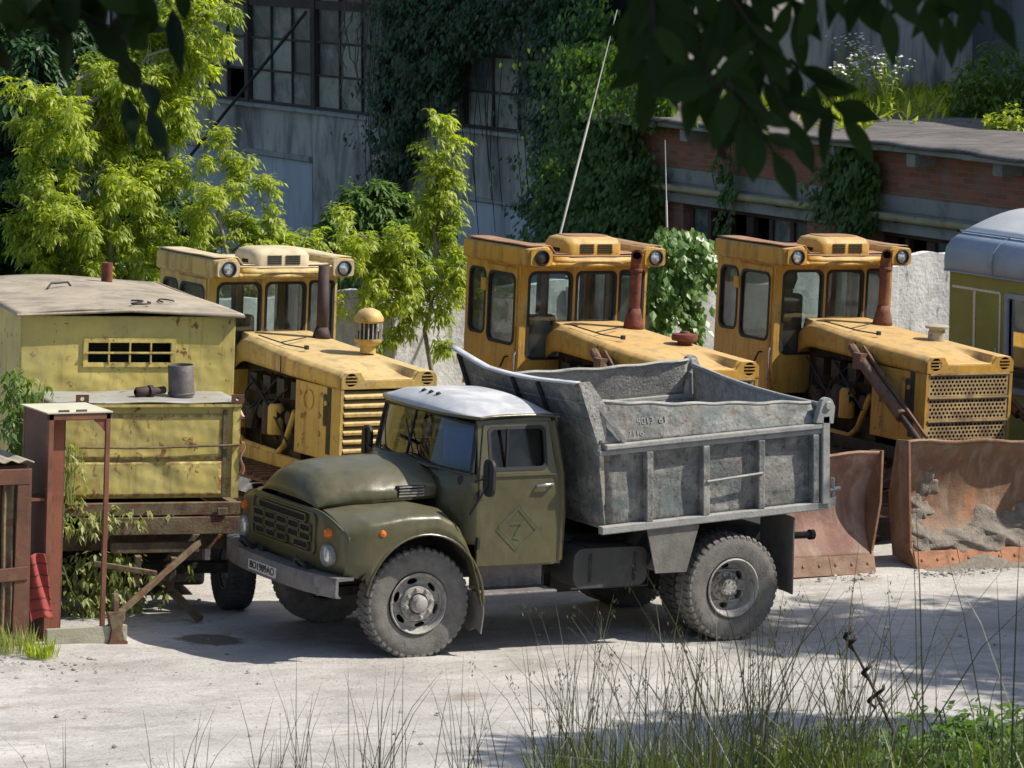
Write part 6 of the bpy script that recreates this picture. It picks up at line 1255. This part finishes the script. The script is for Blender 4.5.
for i, (px, py, D, n, r, h, mt_, lb) in enumerate([(985, 735, 19, 420, .40, .60, 'leafG', 'broad-leaved green weed at the bottom right corner'), (930, 750, 18.5, 320, .36, .48, 'leafG', 'green leafy weed left of the corner weed at the bottom right'), (880, 760, 19.5, 240, .34, .38, 'leafG', 'low green weed on the bank beneath the rear wheel of the truck'), (800, 770, 19, 240, .3, .50, 'grass', 'low dark weed in the grass clump right of centre'), (640, 775, 19, 140, .35, .25, 'grass', 'low leafy weed in the grass below the middle of the truck'), (560, 778, 19.5, 120, .3, .22, 'leafG', 'small leafy weed in the grass left of centre'), (730, 772, 18, 150, .3, .28, 'leafG', 'leafy weed between the tall stalks on the bank'), (1020, 730, 19.5, 300, .36, .6, 'leafG', 'rightmost leafy weed on the bank')]):
    d = ray(px, py); lat = (px-512)/FPX*D; b = bank(np.array([D]), np.array([lat]))[0]; q = np.stack([rng.normal(size=n)*r*.5, rng.normal(size=n)*r*.5, h*rng.random(n)], -1)
    v, f = compound(q, unit(n)*.7+np.array([0, 0, .3]), .07, 3, .06, .3, .55); rt = empty('bank_weed', tuple(b), tilt=False, label=lb, cat='weed', group='leafy weeds along the near bank'); np_mesh('foliage', v, f, M[mt_], rt)
    s_ = MB()
    for k in range(6): a_ = rng.uniform(0, 2*pi); s_.tube([(0, 0, 0), (r*.3*cos(a_), r*.3*sin(a_), h*.5), (r*.5*cos(a_), r*.5*sin(a_), h)], .005, 4, False)
    s_.build('stem', M['stalk'], rt)
# one dead curled dock stem
b = bank(np.array([18.5]), np.array([2.05]))[0]; e1 = CAM+ray(845, 632)*18.5; e0 = CAM+ray(893, 730)*18.5; rt = empty('dead_plant', tuple(e0), tilt=False, label='dead dark plant with curled leaves leaning left among the tall stalks', cat='plant'); m = MB()
m.tube([(0, 0, -.5), (0, 0, 0), tuple((e1-e0)*.5+(0, 0, .01)), tuple(e1-e0)], [.008, .007, .006, .004], 5, False)
for px, py in ((848, 636), (866, 672), (880, 694), (872, 700), (852, 644)):
    c = CAM+ray(px, py)*18.5-e0; m.grid(lambda u, v: (c[0]+.018*(u-.5)+.02*cos(6*v), c[1]+.02*sin(6*v), c[2]+.09*(v-.5)+.01*sin(4*u)), 3, 7)
m.build('stem', M['barkd'], rt, smooth=60, solid=.004)

# ------------------------------------------------------------ trees out of frame that shade the yard, and one whose twigs hang into view
def off_tree(x, y, H, r, n, leaf, lab):
    bz = float(gz(x, y)); tp = []
    for k in range(n):
        d = unit(1)[0]; d[2] = abs(d[2])*.9-.25; tp.append((np.array([x, y, bz+H])+d*r*np.array([1, 1, .8])*rng.uniform(.5, 1), r*.36))
    return make_tree('shade_tree', np.array([x, y, bz-.1]), (x, y, bz+H-r*.75), tp, M['leafG'], M['bark'], leaf, 36, r0=.2, lab=lab, sag=.0, twig=False)
off_tree(14.0, -6.5, 8.6, 4.2, 34, .17, 'broad tree standing to the right of the yard, shading the tail of the truck')
off_tree(6.4, -9.2, 7.6, 2.8, 17, .17, 'tree on the bank to the right, throwing dappled shade on the near yard')

def cpt(px, py, D): return CAM+(FW+RT*(px-512)/FPX+UPV*(384-py)/FPX)*D
NT = empty('overhanging_ash', tuple(bank(np.array([5.5]), np.array([3.6]))[0]-np.array([0, 0, .1])), tilt=False, label='ash tree beside the viewpoint whose dark twigs hang into the top of the view', cat='tree'); NB = np.array(NT.location)
class BL:                                                        # shaped leaflets
    def __init__(s): s.v = []; s.f = []
    def leaf(s, b, t, w_, nrm, curl=.12):
        b = np.array(b); t = np.array(t); d = t-b; L = np.linalg.norm(d); d = d/L; sd = np.cross(d, nrm); sd /= np.linalg.norm(sd); up = np.cross(sd, d); n0 = len(s.v)
        prof = [(0, .02), (.12, .42), (.32, .92), (.52, 1.0), (.72, .72), (.88, .32), (1., .02)]
        for q, ww in prof:
            c = b+d*L*q-up*L*curl*q*q*1.0; j = 1+.06*sin(q*40+n0)
            for sg, k in ((-1, 1), (0, 0), (1, 1)): s.v.append(tuple(c+sd*sg*w_/2*ww*j+up*k*w_*.12*ww))
        for i in range(6):
            a_ = n0+i*3; s.f += [(a_, a_+1, a_+4, a_+3), (a_+1, a_+2, a_+5, a_+4)]
bl_ = BL(); tw = MB()
def spray(x0, y0, x1, y1, D, n=3, L=62, w_=21, term=True, ang=48):
    p0 = cpt(x0, y0, D); p1 = cpt(x1, y1, D+rng.uniform(-.15, .15)); tw.tube([p0-NB, (p0+p1)/2-NB+np.array([0, 0, .01]), p1-NB], [.005, .004, .002], 5, False); s = D/FPX
    dv = np.array([x1-x0, y1-y0], float); dv /= np.linalg.norm(dv)
    for k in range(n):
        t = (k+.35)/n; bp = p0+(p1-p0)*t
        for sg in (-1, 1):
            if rng.random() < .08: continue
            a_ = radians(ang+rng.uniform(-14, 14))*sg; e = np.array([dv[0]*cos(a_)-dv[1]*sin(a_), dv[0]*sin(a_)+dv[1]*cos(a_)+.35]); e /= np.linalg.norm(e); l = L*rng.uniform(.75, 1.1)*s
            bl_.leaf(bp-NB, bp-NB+RT*e[0]*l-UPV*e[1]*l+FW*rng.normal()*l*.35, w_*s*rng.uniform(.8, 1.15), unit(1)[0]*.55-FW*.8+np.array([0, 0, .3]))
    if term: l = L*s; e = dv+np.array([0, .25]); e /= np.linalg.norm(e); bl_.leaf(p1-NB, p1-NB+RT*e[0]*l-UPV*e[1]*l, w_*s, unit(1)[0]*.4-FW, .1)
DD = 6.6
for a in [(655, -60, 648, 60), (668, -20, 650, 78), (700, 40, 735, 110), (740, 30, 790, 118), (700, -40, 760, 40), (680, -50, 640, 30),
          (760, -60, 742, 20), (690, -50, 700, 30), (730, 60, 742, 120), (660, 30, 700, 95), (725, 80, 772, 150), (780, -60, 795, 15), (650, -20, 655, 40), (775, 30, 760, 95), (640, -70, 665, 10), (700, -70, 740, 0), (790, 60, 842, 115), (715, 90, 700, 60)]:
    spray(*a, DD+rng.uniform(-.5, .5), 3, 60, 21)
for a in [(930, -60, 945, 12), (880, -70, 888, 8), (845, -60, 872, -5), (975, -60, 968, -4), (800, -60, 850, -10), (905, -70, 925, 0), (835, -70, 815, -10), (955, -50, 990, 0)]: spray(*a, DD+rng.uniform(-.3, .3), 2, 58, 20)
tw.tube([cpt(660, -160, DD)-NB, cpt(668, -30, DD)-NB, cpt(684, 60, DD)-NB, cpt(706, 118, DD)-NB, cpt(726, 160, DD)-NB], [.020, .013, .010, .0085, .007], 7)
# left cluster: broader leaves
for (x0, y0, x1, y1, w_) in [(70, 20, 60, 84, 24), (172, 8, 178, 66, 20), (118, 58, 142, 90, 26), (146, 82, 156, 108, 22), (126, 96, 134, 140, 20), (148, 108, 166, 155, 18), (96, 30, 130, 62, 30), (50, -10, 30, 40, 30), (100, -20, 96, 46, 34), (140, -20, 150, 40, 32), (20, -20, 8, 46, 30), (60, -30, 75, 30, 34), (130, 10, 112, 58, 28), (160, -25, 172, 30, 26), (10, 20, 22, 62, 24), (180, -20, 186, 24, 18), (80, 0, 48, 42, 28), (40, 0, 62, 50, 28), (120, -30, 128, 26, 30), (150, 20, 128, 52, 26), (0, -10, 44, 20, 30), (30, -30, 90, 12, 32), (90, -25, 140, 15, 32), (0, 40, 5, 80, 20), (70, -10, 110, 25, 34), (10, -5, 50, 30, 32), (110, 5, 160, 35, 28), (-10, 10, 30, 26, 30)]:
    s = DD/FPX; a_ = cpt(x0, y0, DD+rng.uniform(-.3, .3)); b_ = cpt(x1, y1, DD+rng.uniform(-.3, .3)); bl_.leaf(a_-NB, b_-NB, w_*s, unit(1)[0]*.3-FW, .06)
tw.build('twigs', M['barkd'], NT, smooth=60); tw = MB()
tw.tube([cpt(-60, -40, DD)-NB, cpt(40, -8, DD)-NB, cpt(110, 30, DD)-NB, cpt(122, 60, DD)-NB, cpt(146, 85, DD)-NB, cpt(152, 110, DD)-NB], [.014, .01, .006, .004, .003, .003], 6)

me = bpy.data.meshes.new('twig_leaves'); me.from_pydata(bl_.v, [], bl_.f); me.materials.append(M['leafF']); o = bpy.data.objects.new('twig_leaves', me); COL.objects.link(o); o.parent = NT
# trunk, limbs, and the crown above the view
hb = cpt(660, -160, DD); hl_ = cpt(-60, -40, DD)
tr_ = MB(); C1 = NB+np.array([0, 0, 3.4]); tr_.tube([(0, 0, 0), (.03, .02, 1.8), tuple(C1-NB), tuple(C1-NB+np.array([-.2, .2, 1.6]))], [.16, .13, .11, .07], 12); tr_.build('trunk', M['bark'], NT, smooth=60)
up_ = np.array([0, 0, 1.]); lm = MB()
lm.tube([C1-NB, (C1+hb)/2+up_*.55-NB, hb+up_*.35-RT*.0-NB, hb-NB], [.09, .06, .035, .02], 8); lm.tube([hb+up_*.35-NB, (hb+hl_)/2+up_*.45-NB, hl_+up_*.15-NB, hl_-NB], [.035, .028, .018, .014], 7); lm.build('limbs', M['barkd'], NT, smooth=60); tw.build('twigs', M['barkd'], NT, smooth=60)
n = 7500; lat = rng.uniform(-1.5, 5.5, n); hh = rng.uniform(.25, 3.2, n); dd = DD+rng.normal(size=n)*.9
Q = CAM+FW*0+np.outer(dd, [sin(YAW), cos(YAW), 0])+np.outer(lat, RT)+np.outer(hh, up_)
Q = Q[hh > .35+.18*np.maximum(0, dd-6)]
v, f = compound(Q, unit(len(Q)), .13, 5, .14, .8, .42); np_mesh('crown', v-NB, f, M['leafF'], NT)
